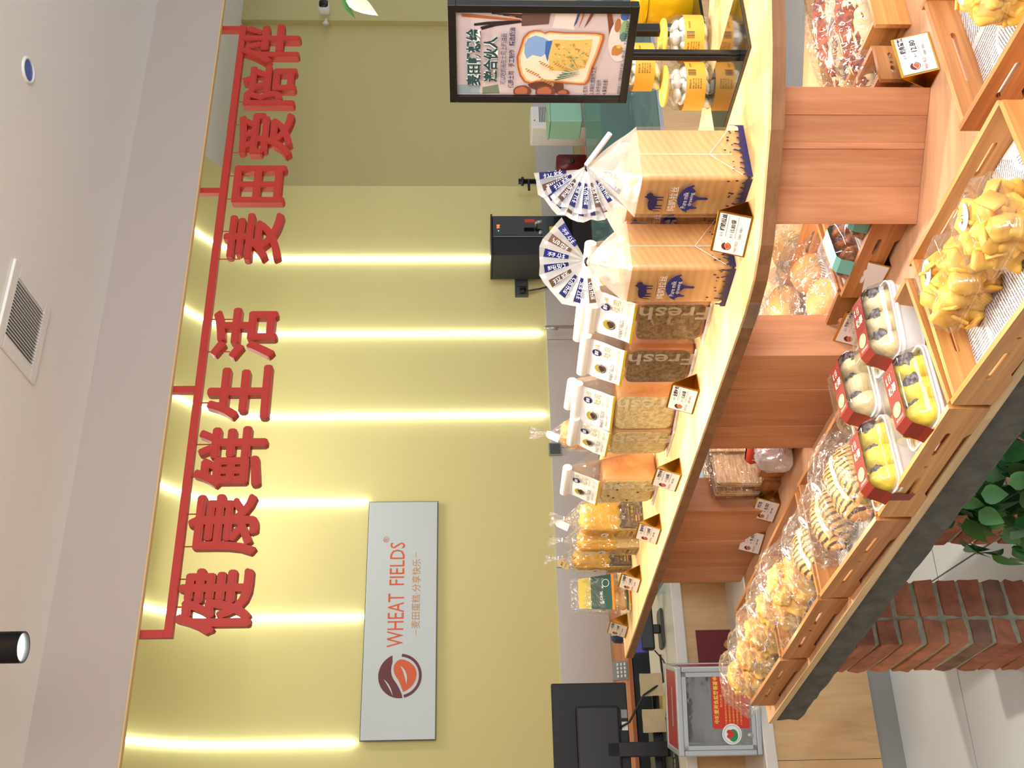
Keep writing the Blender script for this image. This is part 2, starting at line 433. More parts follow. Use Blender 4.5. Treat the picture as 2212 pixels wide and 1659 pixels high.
M_ = {}
def mats():
    P = M_
    P['white'] = plain('white_paint', srgb(236, 234, 230), .5)
    P['ceil'] = plain('ceiling_paint', srgb(240, 236, 230), .85)
    P['bulk'] = plain('bulkhead_paint', srgb(184, 172, 165), .85)
    P['yellow_wall'] = plain('yellow_wall_paint', srgb(220, 211, 148), .8, bump=.05, bs=200)
    P['olive_wall'] = plain('olive_wall_paint', srgb(204, 192, 136), .8, bump=.05, bs=200)
    P['tilegrey'] = plain('grey_wall_tile', srgb(196, 194, 190), .35, var=.02, vs=3)
    P['floor'] = plain('floor_tile', srgb(202, 210, 220), .35, var=.04, vs=2)
    P['grout'] = plain('grout', srgb(120, 120, 120), .8)
    P['red'] = plain('sign_red', srgb(184, 46, 34), .5)
    P['led'] = plain('led_light', (0.96, 1.0, 0.90, 1), .5, emit=11)
    P['ledbase'] = plain('led_channel', srgb(225, 225, 220), .5)
    P['panel'] = plain('sign_panel', srgb(196, 205, 208), .35)
    P['maroon'] = plain('logo_maroon', srgb(98, 28, 30), .5)
    P['orange'] = plain('logo_orange', srgb(214, 90, 34), .5)
    P['gold_txt'] = plain('logo_gold', srgb(205, 140, 60), .5)
    P['oak'] = wood('oak_board', srgb(238, 206, 154), srgb(214, 172, 112), axis=0, band=16)
    P['oakshade'] = wood('oak_shaded', srgb(142, 100, 66), srgb(116, 78, 50), axis=0, band=30)  # darker copy of the oak, the front edge's shade put into its colour
    P['pillar'] = wood('pillar_stave', srgb(206, 150, 112), srgb(172, 112, 78), axis=2, band=13)
    P['crate'] = wood('crate_pine', srgb(196, 136, 82), srgb(150, 92, 50), axis=0, band=24)
    P['crate2'] = wood('crate_pine_light', srgb(206, 152, 88), srgb(168, 112, 58), axis=0, band=24)
    P['shelfwood'] = wood('shelf_board', srgb(226, 178, 138), srgb(202, 148, 108), axis=0, band=10)
    P['tanwood'] = wood('counter_wood', srgb(226, 188, 140), srgb(202, 160, 110), axis=2, band=6)
    P['slab'] = plain('dark_concrete', srgb(84, 84, 78), .9, var=.22, vs=26, bump=.9, bs=45)
    P['slabtop'] = wood('slab_edge_wood', srgb(212, 184, 140), srgb(176, 142, 98), axis=0, band=30)
    P['brick'] = plain('brick_red', srgb(168, 108, 86), .9, var=.3, vs=14, bump=.7, bs=60)
    P['brick2'] = plain('brick_dark', srgb(138, 104, 88), .9, var=.35, vs=16, bump=.7, bs=60)
    P['brick3'] = plain('brick_orange', srgb(186, 122, 92), .9, var=.25, vs=14, bump=.7, bs=60)
    P['mortar'] = plain('mortar', srgb(168, 170, 150), .95, var=.25, vs=30, bump=.9, bs=70)
    P['black'] = plain('black_plastic', (.008, .008, .01, 1), .35)
    P['blackmat'] = plain('black_matte', (.012, .012, .014, 1), .6)
    P['blackmetal'] = plain('black_metal', (.01, .009, .009, 1), .3, metal=.2)
    P['blackglass'] = plain('black_glass', (.008, .008, .009, 1), .06, coat=.5)
    P['navy'] = plain('dark_navy', srgb(44, 54, 62), .5)
    P['blue'] = plain('print_blue', srgb(26, 34, 120), .45)
    P['navyprint'] = plain('print_navy', srgb(30, 26, 84), .45)
    P['whiteprint'] = plain('print_white', srgb(240, 240, 244), .5)
    P['paper'] = plain('white_paper', srgb(238, 236, 236), .6, bump=.12, bs=30)
    P['card'] = plain('price_card', srgb(238, 232, 230), .45)
    P['gold'] = plain('brass_sheet', srgb(206, 158, 62), .28, metal=1, bump=.05, bs=20)
    P['goldtxt'] = plain('gold_print', srgb(196, 176, 60), .35, metal=.3)
    P['yellowline'] = plain('yellow_stripe', srgb(214, 190, 20), .4)
    P['ink'] = plain('ink', srgb(40, 32, 36), .6)
    P['redink'] = plain('red_ink', srgb(190, 70, 44), .6)
    P['pink'] = plain('print_pink', srgb(236, 190, 180), .6)
    P['film'] = film('clear_film')
    P['film2'] = film('crinkled_film', crease=.55, milky=.04, rough=.12, bs=24, bump=1.0, gloss=.10)
    P['filmsmooth'] = film('smooth_film', milky=.03, bump=.15, bs=8, vor=False, gloss=.06)
    P['frost'] = film('frosted_film', milky=.34, rough=.22, bs=14, bump=.4, gloss=.14, mcol=(1, .96, .93))
    P['fan'] = film('fan_film', milky=.5, rough=.2, bs=14, bump=.3, gloss=.2, mcol=(.96, .97, 1))
    P['clear'] = film('clear_tray', milky=.02, rough=.04, bump=.12, bs=10, vor=False, gloss=.10)
    P['glass'] = film('sheet_glass', tint=(.86, .95, .92), milky=.02, rough=.03, bump=0, gloss=.08)
    P['glassjar'] = film('jar_glass', tint=(.99, .99, .99), milky=.02, rough=.03, bump=0, gloss=.05)
    P['whitetray'] = plain('white_tray', srgb(232, 230, 228), .35)
    P['maroonsleeve'] = plain('maroon_sleeve', srgb(126, 36, 26), .45)
    P['teal'] = plain('teal_sleeve', srgb(124, 196, 184), .5)
    P['loaf'] = bake('loaf_crust', srgb(206, 158, 96), srgb(236, 196, 138), scale=9, bump=.25, bs=60, rough=.6)
    P['toast'] = bake('toast_crust', srgb(222, 148, 84), srgb(242, 188, 120), scale=8, bump=.3, bs=50)
    P['grain'] = bake('grain_crumb', srgb(92, 66, 38), srgb(150, 116, 74), scale=120, bump=.9, bs=160)
    P['crumb'] = bake('white_crumb', srgb(206, 184, 124), srgb(240, 226, 178), scale=90, bump=.7, bs=160)
    P['raisin'] = plain('raisin', srgb(48, 30, 26), .5)
    P['yellowbread'] = bake('yellow_bread', srgb(226, 160, 28), srgb(250, 206, 66), scale=9, bump=.3, bs=30)
    P['cookie'] = bake('yellow_cookie', srgb(216, 156, 52), srgb(246, 206, 104), scale=18, bump=.15, bs=50)
    P['pineapple'] = bake('pineapple_crust', srgb(222, 150, 82), srgb(246, 212, 130), c3=srgb(238, 186, 112), scale=9, bump=.4, bs=40)
    P['redcrumb'] = bake('red_crumb', srgb(96, 34, 16), srgb(178, 84, 42), scale=70, bump=1, bs=120, rough=.8)
    P['cream'] = bake('cream_crumb', srgb(236, 214, 160), srgb(250, 236, 190), scale=30, bump=.4)
    P['pale'] = bake('pale_cake', srgb(214, 188, 136), srgb(238, 220, 178), scale=14, bump=.3, bs=70)
    P['brightcake'] = bake('bright_cake', srgb(242, 204, 40), srgb(254, 232, 88), scale=16, bump=.3, bs=70)
    P['cocoa'] = bake('cocoa_crumb', srgb(30, 22, 26), srgb(150, 138, 140), scale=120, bump=1, bs=150, rough=.9)
    P['choc'] = striped('choc_striped', srgb(236, 184, 104), srgb(74, 38, 26), axis=1, freq=26, dist=2.5, blotch=srgb(210, 136, 64))
    P['pastry'] = bake('pastry', srgb(188, 112, 36), srgb(246, 208, 100), c3=srgb(232, 172, 66), scale=22, bump=.6, bs=40)
    P['floss'] = bake('meat_floss', srgb(120, 64, 36), srgb(206, 134, 84), scale=60, bump=1, bs=130, rough=.9)
    P['sandwich'] = bake('sandwich_bread', srgb(196, 150, 104), srgb(232, 204, 162), scale=30, bump=.4, stretch=(1, 1, 6))
    P['news'] = newsprint('newsprint')
    P['kraft'] = plain('kraft_card', srgb(206, 176, 116), .6)
    P['darkcard'] = plain('dark_card', srgb(66, 48, 34), .5)
    P['yellowlabel'] = plain('yellow_label', srgb(232, 170, 60), .5)
    P['yellowlid'] = plain('yellow_lid', srgb(240, 204, 84), .4)
    P['cookiewhite'] = bake('white_cookie', srgb(232, 224, 206), srgb(250, 246, 234), scale=40, bump=.2)
    P['alu'] = plain('aluminium', srgb(186, 192, 198), .35, metal=.6)
    P['boxred'] = plain('box_red', srgb(168, 34, 38), .4)
    P['noticered'] = plain('notice_red', srgb(206, 50, 34), .5)
    P['counterwhite'] = plain('counter_white', srgb(226, 222, 216), .3)
    P['woodorange'] = wood('orange_counter', srgb(214, 140, 92), srgb(190, 112, 66), axis=0, band=10)
    P['leaf'] = plain('leaf_green', srgb(44, 104, 46), .4, var=.35, vs=20)
    P['leaf2'] = plain('leaf_light', srgb(84, 148, 84), .4, var=.3, vs=20)
    P['leafwhite'] = plain('leaf_variegated', srgb(196, 230, 180), .4, var=.3, vs=25)
    P['terracotta'] = plain('pot_clay', srgb(120, 80, 60), .7)
    P['skin_pink'] = plain('cloth_beige', srgb(196, 176, 140), .9, bump=.4, bs=120)
    P['mint'] = plain('mint_plastic', srgb(150, 196, 170), .35)
    P['steel'] = plain('steel', srgb(176, 178, 176), .35, metal=.55)
    P['maroonplastic'] = plain('maroon_plastic', srgb(104, 22, 34), .3)
    P['screenblue'] = plain('terminal_blue', srgb(44, 46, 150), .4)
    P['green'] = plain('label_green', srgb(20, 76, 62), .4)
    P['amber'] = plain('label_amber', srgb(236, 150, 30), .4)
    P['darkgrey'] = plain('dark_grey_plastic', srgb(74, 78, 78), .5)
    P['greyplate'] = plain('grey_plate', srgb(146, 149, 148), .5)
    P['ledred'] = plain('digit_red', (1, .12, .03, 1), .5, emit=3)
    P['ledgreen'] = plain('pilot_green', (.1, 1, .7, 1), .5, emit=2)
    P['lamp'] = plain('lamp_lens', (1, .98, .93, 1), .5, emit=12)
    P['bluelens'] = plain('downlight_lens', srgb(70, 110, 190), .15)
    P['yellowtin'] = plain('yellow_gift_wrap', srgb(226, 180, 20), .25, metal=.35, bump=.3, bs=10)
    P['ribbon'] = plain('tie_white', srgb(240, 238, 236), .4)
    P['chromelogo'] = plain('tag_redbrown', srgb(150, 52, 36), .5)
mats()
P = M_
def struct(name, g, m, parent=None, loc=(0, 0, 0), rz=0, label=None):
    o = mk(name, g, m, parent, loc, (0, 0, rz)); o['kind'] = 'structure'
    if label: o['label'] = label
    return o
# all room planes are laid out in the wall frame: x along the wall, y away from the camera
def wl(p):  # world -> wall frame
    return Vector((p.dot(WT), p.dot(WN), p.z))
DW, DB = 6.0, 4.1
CEIL, RECESS = 3.284, 3.48
# floor with tiles
fl = struct('floor', G().box(-3.4, 9.6, -2.5, 7.2, -0.1, -0.006), P['grout'], None, (0, 0, 0), WR)
tile = G().box(-.397, .397, -.397, .397, -.012, 0).mesh(P['floor'])
for i in range(15):
    for j in range(9):
        mk('tile', tile, None, fl, (-2.7 + i * .8, .6 + j * .8, 0))
# back wall with coved top
sR = wl(W(1000, 402, DW)).x
R = RECESS - 2.89
prof = [(DW, 0.0), (DW, 2.8), (DW, 2.88), (DW, 2.89)] + [(DW - R + R * math.cos(math.radians(a)), 2.89 + R * math.sin(math.radians(a))) for a in range(10, 91, 10)] + [(DB + .15, RECESS)]
g = G(True)
L0 = -3.4
vs = [(x, y, z) for x in (L0, sR) for y, z in prof]; n = len(prof)
g.add(vs, [(i, n + i, n + i + 1, i + 1) for i in range(n - 1)])
back = prof[::-1]
g.box(L0, sR, DW + .004, DW + .08, 0, 2.89)
g.add([(sR, y, z) for y, z in prof[1:]] + [(sR, DW, RECESS)], [tuple(range(len(prof)))])
wb = struct('wall_back', g, P['yellow_wall'], None, (0, 0, 0), WR, 'yellow green painted back wall curving into the ceiling')
# set-back wall on the right
g = G().box(sR - .02, 9.6, 6.36, 6.46, 0, RECESS + .05)
wr = struct('wall_right', g, P['olive_wall'], None, (0, 0, 0), WR, 'olive painted wall set back on the right')
sx = wl(W(900, 57, 6.36)).x
struct('wall_right', G().box(sx, 9.6, 6.30, 6.36, 0, RECESS + .05), P['olive_wall'], None, (0, 0, 0), WR, 'shallow projecting part of the olive wall at far right')
struct('ceiling', G().box(L0, 9.6, DB + .02, 6.46, RECESS + .002, RECESS + .1), P['ceil'], None, (0, 0, 0), WR, 'grey ceiling of the recess above the counter')
struct('ceiling', G().box(L0, 9.6, -2.5, DB, CEIL, CEIL + .1), P['ceil'], None, (0, 0, 0), WR, 'pale grey shop ceiling')
struct('wall_bulkhead', G().box(L0, 9.6, DB, DB + .022, 2.934, RECESS + .1), P['bulk'], None, (0, 0, 0), WR, 'pinkish grey bulkhead hanging below the ceiling')
struct('trim_1', G().box(L0, 9.6, DB - .003, DB + .025, 2.927, 2.934), plain('warm_edge', srgb(214, 180, 130), .6), None, (0, 0, 0), WR)
struct('wall_left_blocker', G().box(-2.4, -2.3, -2.5, DW, 0, RECESS + .05), P['tanwood'], None, (0, 0, 0), WR, 'unseen tan wooden wall added to block light from the left')  # wall out of view, added to keep stray light off the left-facing sides
# splash tiles on the wall above the back counter
tz0, tz1 = 0.80, 1.6 - 173 * 6.37 / 2200
lo = -3.0
for k in range(12):
    a = lo + k * .78; b = min(a + .776, sR)
    if a < sR - .01: mk('tile', G().box(a, b, DW - .012, DW, tz0, tz1), P['tilegrey'], wb, bevel=.001)
for k in range(8):
    a = sR + .0 + k * .78
    mk('tile', G().box(a, a + .776, 6.348, 6.36 if k < 1 else 6.36, tz0, tz1), P['tilegrey'], wr, bevel=.001)

# vent, downlight and lamp on the ceiling
q = [wl(on_z(x, y, CEIL)) for x, y in ((-50, 700), (35, 533), (104, 665), (68, 831))]
cx = sum(p.x for p in q) / 4; cy = sum(p.y for p in q) / 4
d1 = (q[3] - q[2]); Lv = d1.length; d2 = (q[1] - q[2]); Wv = min(d2.length, .95)
ang = math.atan2(d1.y, d1.x)
t = thing('air_vent', 'square white ceiling air vent with many thin slanted louvres', 'vent', (0, 0, 0), 0)
c2 = q[2]
t.location = Vector((c2.x * WT.x + c2.y * WN.x, c2.x * WT.y + c2.y * WN.y, CEIL - .001)); t.rotation_euler = (0, 0, ang + WR)
sgn = 1 if (math.cos(ang) * d2.y - math.sin(ang) * d2.x) > 0 else -1
fw = .05
S = (lambda a, b: (min(a * sgn, b * sgn), max(a * sgn, b * sgn)))
g = G()
y0, y1 = S(0, Wv)
g.box(0, Lv, *S(0, fw), -.012, 0); g.box(0, Lv, *S(Wv - fw, Wv), -.012, 0)
g.box(0, fw, *S(fw, Wv - fw), -.012, 0); g.box(Lv - fw, Lv, *S(fw, Wv - fw), -.012, 0)
mk('frame', g, P['white'], t, bevel=.003)
mk('backing', G().box(fw, Lv - fw, *S(fw, Wv - fw), -.0015, 0), P['darkgrey'], t)
NS = 18
ya_, yb_ = S(fw, Wv - fw)
lm = G().box(-.0012, .0012, ya_, yb_, -.016, -.002).mesh(P['white'])
for k in range(NS):
    mk('louvre', lm, None, t, (fw + (k + .5) * (Lv - 2 * fw) / NS, 0, 0), (0, math.radians(-30), 0))
p = on_z(60, 152, CEIL)
t = thing('downlight', 'small round recessed ceiling light with a blue lens', 'ceiling light', (p.x, p.y, CEIL), 0)
mk('trim_ring', G(True).lathe([(.052, 0), (.052, -.004), (.046, -.008), (.041, -.006), (.041, 0)], 32, cap=False), P['white'], t)
mk('lens', G(True).lathe([(.041, -.002), (.02, -.004), (.001, -.0045)], 32, cap=False), P['bluelens'], t)
p = at(50, 1398, 2.85)
t = thing('spotlight', 'black cylinder ceiling spotlight, switched on', 'spotlight', (p.x, p.y, p.z - .0), 0)
mk('housing', G(True).lathe([(.040, .008), (.043, 0), (.043, .30), (.043, CEIL - p.z - .001)], 32, cap=False), P['black'], t)
mk('lens', G().lathe([(.038, .012), (.0005, .010)], 32, cap=False), P['lamp'], t)
mk('trim_ring', G(True).lathe([(.043, -.001), (.0385, -.001), (.0385, .014)], 32, cap=False), P['darkgrey'], t)

# LED strips on the back wall, running over the cove
def led(yb, xb, xt, label, top_deg):
    b = wl(W(xb, yb, DW - .006)); s = b.x
    b2 = wl(W(xt, yb, DW - .006))
    pts = [(s, DW - .012, b.z), (s, DW - .012, 2.4), (s, DW - .012, 2.89)]
    for a in range(5, top_deg + 1, 5):
        pts.append((s, DW - R + (R - .012) * math.cos(math.radians(a)), 2.89 + (R - .012) * math.sin(math.radians(a))))
    t = thing('led_strip', label, 'light strip', (0, 0, 0), WR, 'light strips on the back wall')
    mk('channel', G().tube([(x, y + .007, z) for x, y, z in pts], .010, 6), P['ledbase'], t)
    mk('diffuser', G(True).tube(pts, .0115, 8), P['led'], t)
names = ['rightmost glowing strip, ending beside the black water boiler', 'second glowing strip from the right, ending above the tap',
         'third glowing strip from the right, reaching the splash tiles', 'short glowing strip above the right end of the logo panel',
         'short glowing strip above the middle of the logo panel', 'leftmost glowing strip, ending at the left end of the logo panel']
for (yb, xb), nm in zip([(558, 1163), (719, 1168), (895, 1178), (1084, 793), (1333, 783), (1605, 765)], names):
    led(yb, xb, 600, nm, 85)

# company emblem, drawn in a unit circle (x right, y up)
def arc(r, a0, a1, n=16): return [(r * math.cos(math.radians(a0 + (a1 - a0) * i / n)), r * math.sin(math.radians(a0 + (a1 - a0) * i / n))) for i in range(n + 1)]
def bez(p0, p1, p2, n=8): return [((1 - t) ** 2 * p0[0] + 2 * t * (1 - t) * p1[0] + t * t * p2[0], (1 - t) ** 2 * p0[1] + 2 * t * (1 - t) * p1[1] + t * t * p2[1]) for t in [i / n for i in range(n + 1)]]
LUNE = arc(1, 22, 188, 20) + bez((-.93, -.14), (-.55, .0), (-.25, .22))[1:] + bez((-.25, .22), (.1, .52), (.62, .36))[1:]
LEAFO = bez((-.72, -.16), (-.3, .0), (-.12, .12)) + bez((-.12, .12), (.2, .38), (.5, .28))[1:] + bez((.5, .28), (.82, .1), (.72, -.2))[1:] + bez((.72, -.2), (.5, -.78), (.02, -.76))[1:] + bez((.02, -.76), (-.5, -.72), (-.72, -.16))[1:]
RING = arc(1, -4, -168, 22) + arc(.87, -168, -4, 22)
VEIN1 = bez((-.9, .3), (-.4, .55), (-.15, .75)) + bez((-.15, .75), (-.35, .42), (-.9, .3))[1:]
VEIN2 = bez((-.4, -.3), (.15, -.2), (.45, .0)) + bez((.45, 0), (.2, -.42), (-.4, -.3))[1:]
def emblem(parent, cx, cz, r, y=-.001, m1='maroon', m2='orange', mw='panel', rot=FRONT, name='emblem'):
    T = Matrix.Translation((cx, cz, 0)) @ Matrix.Diagonal((r, r, 1, 1))
    up = Matrix.Translation((0, 0, r * .012))
    L = [(plate([LUNE], .001), T, P[m1]), (plate([LEAFO], .001), T, P[m2]), (plate([RING], .001), T, P[m1]),
         (plate([VEIN1], .001), up @ T, P[mw]), (plate([VEIN2], .001), up @ T, P[mw])]
    return mk(name, join_meshes(L), None, parent, (0, y, 0), rot)

# logo panel
a = W(776, 1600, DW - .03); b = W(800, 1085, DW - .03); c = W(942, 1598, DW - .03)
wdt = (b - a).length; z1 = (a.z + b.z) / 2; z0 = W(942.5, 1340, DW - .03).z; h = z1 - z0
t = thing('logo_sign', 'flat grey wall panel with an orange and maroon bakery emblem and WHEAT FIELDS', 'sign', (a.x, a.y, z0), WR)
mk('board', G().box(0, wdt, 0, .02, 0, h), P['panel'], t, bevel=.002)
mk('edge_strip', G().box(-.004, wdt + .004, .004, .018, -.004, h + .004), P['darkgrey'], t)
def pu(y):   # pixel y -> x on panel
    return (W(860, y, DW - .03) - a).dot(WT)
def pz(x, y): return W(x, y, DW - .03).z - z0
rr = (pu(1412) - pu(1508)) / 2
emblem(t, pu(1460), pz(864, 1460), rr, y=-.0005)
text_on(t, 'WHEAT', P['orange'], pu(1398), pu(1282), pz(872, 1340), pz(837, 1340), off=0)
text_on(t, 'FIELDS', P['orange'], pu(1264), pu(1172), pz(874, 1220), pz(842, 1220), off=0)
text_on(t, '®', P['orange'], pu(1172), pu(1159), pz(841, 1166), pz(828, 1166))
text_on(t, '麦田蛋糕·分享快乐', P['gold_txt'], pu(1358), pu(1208), pz(908, 1290), pz(889, 1290))
mk('rule', G().box(pu(1374), pu(1361), -.001, 0, pz(899, 1360), pz(898, 1360)), P['gold_txt'], t)
mk('rule', G().box(pu(1205), pu(1193), -.001, 0, pz(899, 1200), pz(898, 1200)), P['gold_txt'], t)

# hanging red sign
DS = DB + .05
o = W(372, 1379, DS); e = W(530, 59, DS)
L = (e - o).dot(WT)
zb = W(373, 1379, DS).z
zt = zb + .034
t = thing('hanging_sign', 'red metal lettering 健康鲜生活 麦田爱陪伴 hung from a red rail below the bulkhead', 'sign', (o.x, o.y, 0), WR)
mk('rail', G().box(0, L, -.016, .016, zb, zt), P['red'], t, bevel=.001)
pm = G().box(-.016, .016, -.014, .014, 0, 1).mesh(P['red'])
for yy in (65, 415, 843, 1370):
    xx = (W(470, yy, DS) - o).dot(WT)
    mk('post', pm, None, t, (min(max(xx, .016), L - .016), 0, zt), scale=(1, 1, CEIL - .36 - zt + .02))
chars = [('健', 1372, 1230, 385, 547), ('康', 1201, 1070, 408, 560), ('鲜', 1055, 925, 425, 577), ('生', 908, 793, 450, 586), ('活', 778, 670, 460, 600),
         ('麦', 566, 464, 485, 612), ('田', 443, 363, 505, 618), ('爱', 343, 249, 515, 635), ('陪', 234, 147, 525, 641), ('伴', 141, 58, 525, 650)]
for ch, ya, yb, xa, xb in chars:
    x0 = (W(500, ya, DS) - o).dot(WT); x1 = (W(500, yb, DS) - o).dot(WT)
    ym = (ya + yb) / 2
    za = W(xa, ym, DS).z; zc = W(xb, ym, DS).z
    me = fit(bold(glyphs(ch, 1, 0, .022, res=3), .028), x0, x1, zc, za)
    mk('character', me, P['red'], t, (0, 0, 0), FRONT)
for yy in (1310, 1250, 1180, 1110, 1030, 960, 870, 760, 690, 560, 500, 430, 380, 330, 270, 220, 170, 120, 80):
    xx = (W(500, yy, DS) - o).dot(WT)
    mk('hanging_rod', G().tube([(xx, 0, zb + .01), (xx, 0, zb - .1)], .003, 5), P['red'], t)

# security camera
p = W(706, 49, 6.30)
t = thing('security_camera', 'small white security camera with a black face on the far right wall', 'camera', (p.x, p.y, p.z), WR)
mk('mount', G(True).lathe([(.028, 0), (.024, .008), (.012, .025), (.011, .055)], 20), P['white'], t, (-.115, -.1, -.01), (0, math.radians(90), 0))
mk('body', G(True).rings([rrect(.075, .085, .02, z) for z in (0, .02, .08)]), P['white'], t, (.0, -.12, -.0), (math.radians(90), 0, math.radians(-8)))
mk('face', G(True).rings([rrect(.066, .072, .018, z) for z in (0, .004)]), P['black'], t, (.0, -.203, 0), (math.radians(90), 0, math.radians(-8)))
# ---------------------------------------------------------------- the two-tier bread table
# lower tier: dark concrete slab with a wooden board on it
S0 = on_z(1660, 1560, LOWZ); S1 = on_z(2122, 900, LOWZ); dS = (S1 - S0).normalized()
S2 = S1 + dS * .62
# the front edge turns right beyond the corner, like the top shelf
S3 = S2 + Vector((.5, -.05, 0)); S4 = S3 + Vector((.55, .12, 0))
B0 = S0 + TI * .78
B4 = Vector((S4.x + .1, S4.y + 1.0, 0)); B3 = Vector((1.15, 2.28, 0)); B2 = Vector((.62, 2.36, 0))
poly = [(p.x, p.y) for p in (S0, S1, S2, S3, S4, B4, B3, B2, B0)]
table = thing('display_table', 'two-tier wooden bread table with a dark concrete lower slab on brick piers', 'display table', (0, 0, 0))
mk('lower_board', G().prism(poly, LOWZ - .014, LOWZ), P['shelfwood'], table)
def inset(p, d):
    cx = sum(a for a, b in p) / len(p); cy = sum(b for a, b in p) / len(p)
    return [(a + (cx - a) * d, b + (cy - b) * d) for a, b in p]
# light edge strip along the front of the board
for A, B in ((S0, S1), (S1, S2)):
    L = (B - A).length; mk('edge_strip', G().box(0, L, -.004, 0, -.0145, .001), P['slabtop'], table, (A.x, A.y, LOWZ), (0, 0, math.atan2((B - A).y, (B - A).x)))
# rough slab edge: subdivided outline with small jitter
pts = []
outl = inset(poly, .004)
rng = random.Random(3)
for i in range(len(outl)):
    a, b = Vector(outl[i]), Vector(outl[(i + 1) % len(outl)])
    k = max(1, int((b - a).length / .03))
    for j in range(k): pts.append(a.lerp(b, j / k))
rings = []
for z, am in ((LOWZ - .0145, .0008), (LOWZ - .03, .0025), (LOWZ - .055, .003), (LOWZ - .078, .003), (LOWZ - .088, .003)):
    rings.append([(p.x + rng.uniform(-am, am) + (.0 if z > LOWZ - .085 else .006), p.y + rng.uniform(-am, am), z + 0) for p in pts])
mk('concrete_slab', G().rings(rings[::-1]), P['slab'], table)

# top shelf
arcpix = [(1350.5, 1422), (1607, 680), (1626, 608), (1639, 530), (1648, 430), (1656, 329), (1660.5, 280), (1663, 186), (1664, 101), (1662, 0)]
fe = [on_z(x, y, TOPZ) for x, y in arcpix]
fe[2] = fe[2]; last = fe[-1]
fe += [last + Vector((.16, .035, 0)), last + Vector((.34, .12, 0)), last + Vector((.55, .3, 0))]
bend = fe[0] + TI * .47
be = [bend, on_z(1515, 250, TOPZ), on_z(1533, 0, TOPZ), on_z(1533, 0, TOPZ) + Vector((.3, .02, 0))]
tp = [(p.x, p.y) for p in fe] + [(p.x, p.y) for p in be[::-1]]
mk('top_board', G().prism(tp, TOPZ - .004, TOPZ), P['oak'], table)
g = G(); g.prism(inset(tp, .0005), TOPZ - .026, TOPZ - .0045)
mk('board_core', g, P['oakshade'], table)
mk('clear_tape', G().box(-.035, .035, -.0012, 0, -.027, .0), P['filmsmooth'], table, tuple(fe[1] + Vector((-.001, -.001, 0))), (0, 0, math.atan2((fe[2] - fe[0]).y, (fe[2] - fe[0]).x) + .02))
# supports of laminated staves
def pillar(ya, yb, xa, xb, rec, label_w, thick=.12):
    """front face between pixel columns ya (right) and yb (left), recessed from the shelf edge"""
    a = on_z(xa, ya, TOPZ); b = on_z(xb, yb, TOPZ)
    d = (b - a).normalized(); inn = Vector((-d.y, d.x, 0))
    if inn.y < 0: inn = -inn
    a = a * (1 + rec); b = b * (1 + rec)           # same bearing, a little farther away
    a.z = b.z = 0
    L = (b - a).length; d = (b - a).normalized(); inn = Vector((-d.y, d.x, 0)); inn = inn if inn.y > 0 else -inn
    rz = math.atan2(-d.y, -d.x)
    n = len(label_w)
    tot = sum(label_w); x = 0
    T = Vector((b.x, b.y, 0))
    for i, wd in enumerate(label_w):
        w2 = wd / tot * L
        mk('stave', G().box(x, x + w2, 0 + (i % 2) * .0012, thick, LOWZ + .0005, TOPZ - .027), P['pillar'], table, tuple(T), (0, 0, rz), bevel=.0006)
        x += w2
pillar(187, 484, 1664, 1645, .03, [7, 7, 1.2, 5, 5], .1)
pillar(770, 970, 1578, 1502, .04, [4, 2, 4, 5], .1)
pillar(1106, 1260, 1456, 1405, .05, [3, 4, 1, 5], .1)
# brick piers under the slab
def pier(name, cx, cy, rz, w, d, h, seed, label):
    t = thing(name, label, 'brick pier', (cx, cy, 0), rz)
    rg = random.Random(seed)
    mk('mortar_core', G().box(.005, w - .005, .005, d - .005, 0, h), P['mortar'], t)
    ch, jt = .052, .013
    n = int(h / (ch + jt)) + 1
    for k in range(n):
        z = k * (ch + jt); top = min(z + ch, h - .001)
        if top - z < .015: continue
        if k % 2 == 0 or True:
            sp = w * .42
            cells = [(0, sp - .006, 0, d), (sp + .004, w, 0, d * .5 - .005), (sp + .004, w, d * .5 + .005, d)]
        for (a, b, c, e) in cells:
            j = lambda s=.0045: rg.uniform(-s, s)
            vs = [(x + j(), y + j(), zz + j(.003) * (1 if zz > 0 else 0)) for zz in (z, (z + top) / 2, top) for x, y in ((a, c), ((a + b) / 2, c), (b, c), (b, (c + e) / 2), (b, e), ((a + b) / 2, e), (a, e), (a, (c + e) / 2))]
            fs = [tuple(range(8))[::-1], tuple(range(16, 24))] + [(r * 8 + i, r * 8 + (i + 1) % 8, (r + 1) * 8 + (i + 1) % 8, (r + 1) * 8 + i) for r in (0, 1) for i in range(8)]
            mk('brick', G().add(vs, fs), rg.choice([P['brick'], P['brick'], P['brick2'], P['brick3']]), t, bevel=.003)
    return t
# left pier: near corner seen at y=1395
ry = ray(1900, 1395); k = 2.7 / ry.y
N = Vector((ry.x * k, 2.7, 0))
pier('brick_pier', N.x, N.y, math.radians(30), .18, .28, LOWZ - .089, 5, 'left brick pier carrying the dark slab')
ry = ray(1900, 1104); k = 2.5 / ry.y
N = Vector((ry.x * k, 2.5, 0))
pier('brick_pier', N.x, N.y, math.radians(30), .22, .24, LOWZ - .089, 9, 'right brick pier behind the green potted plant')

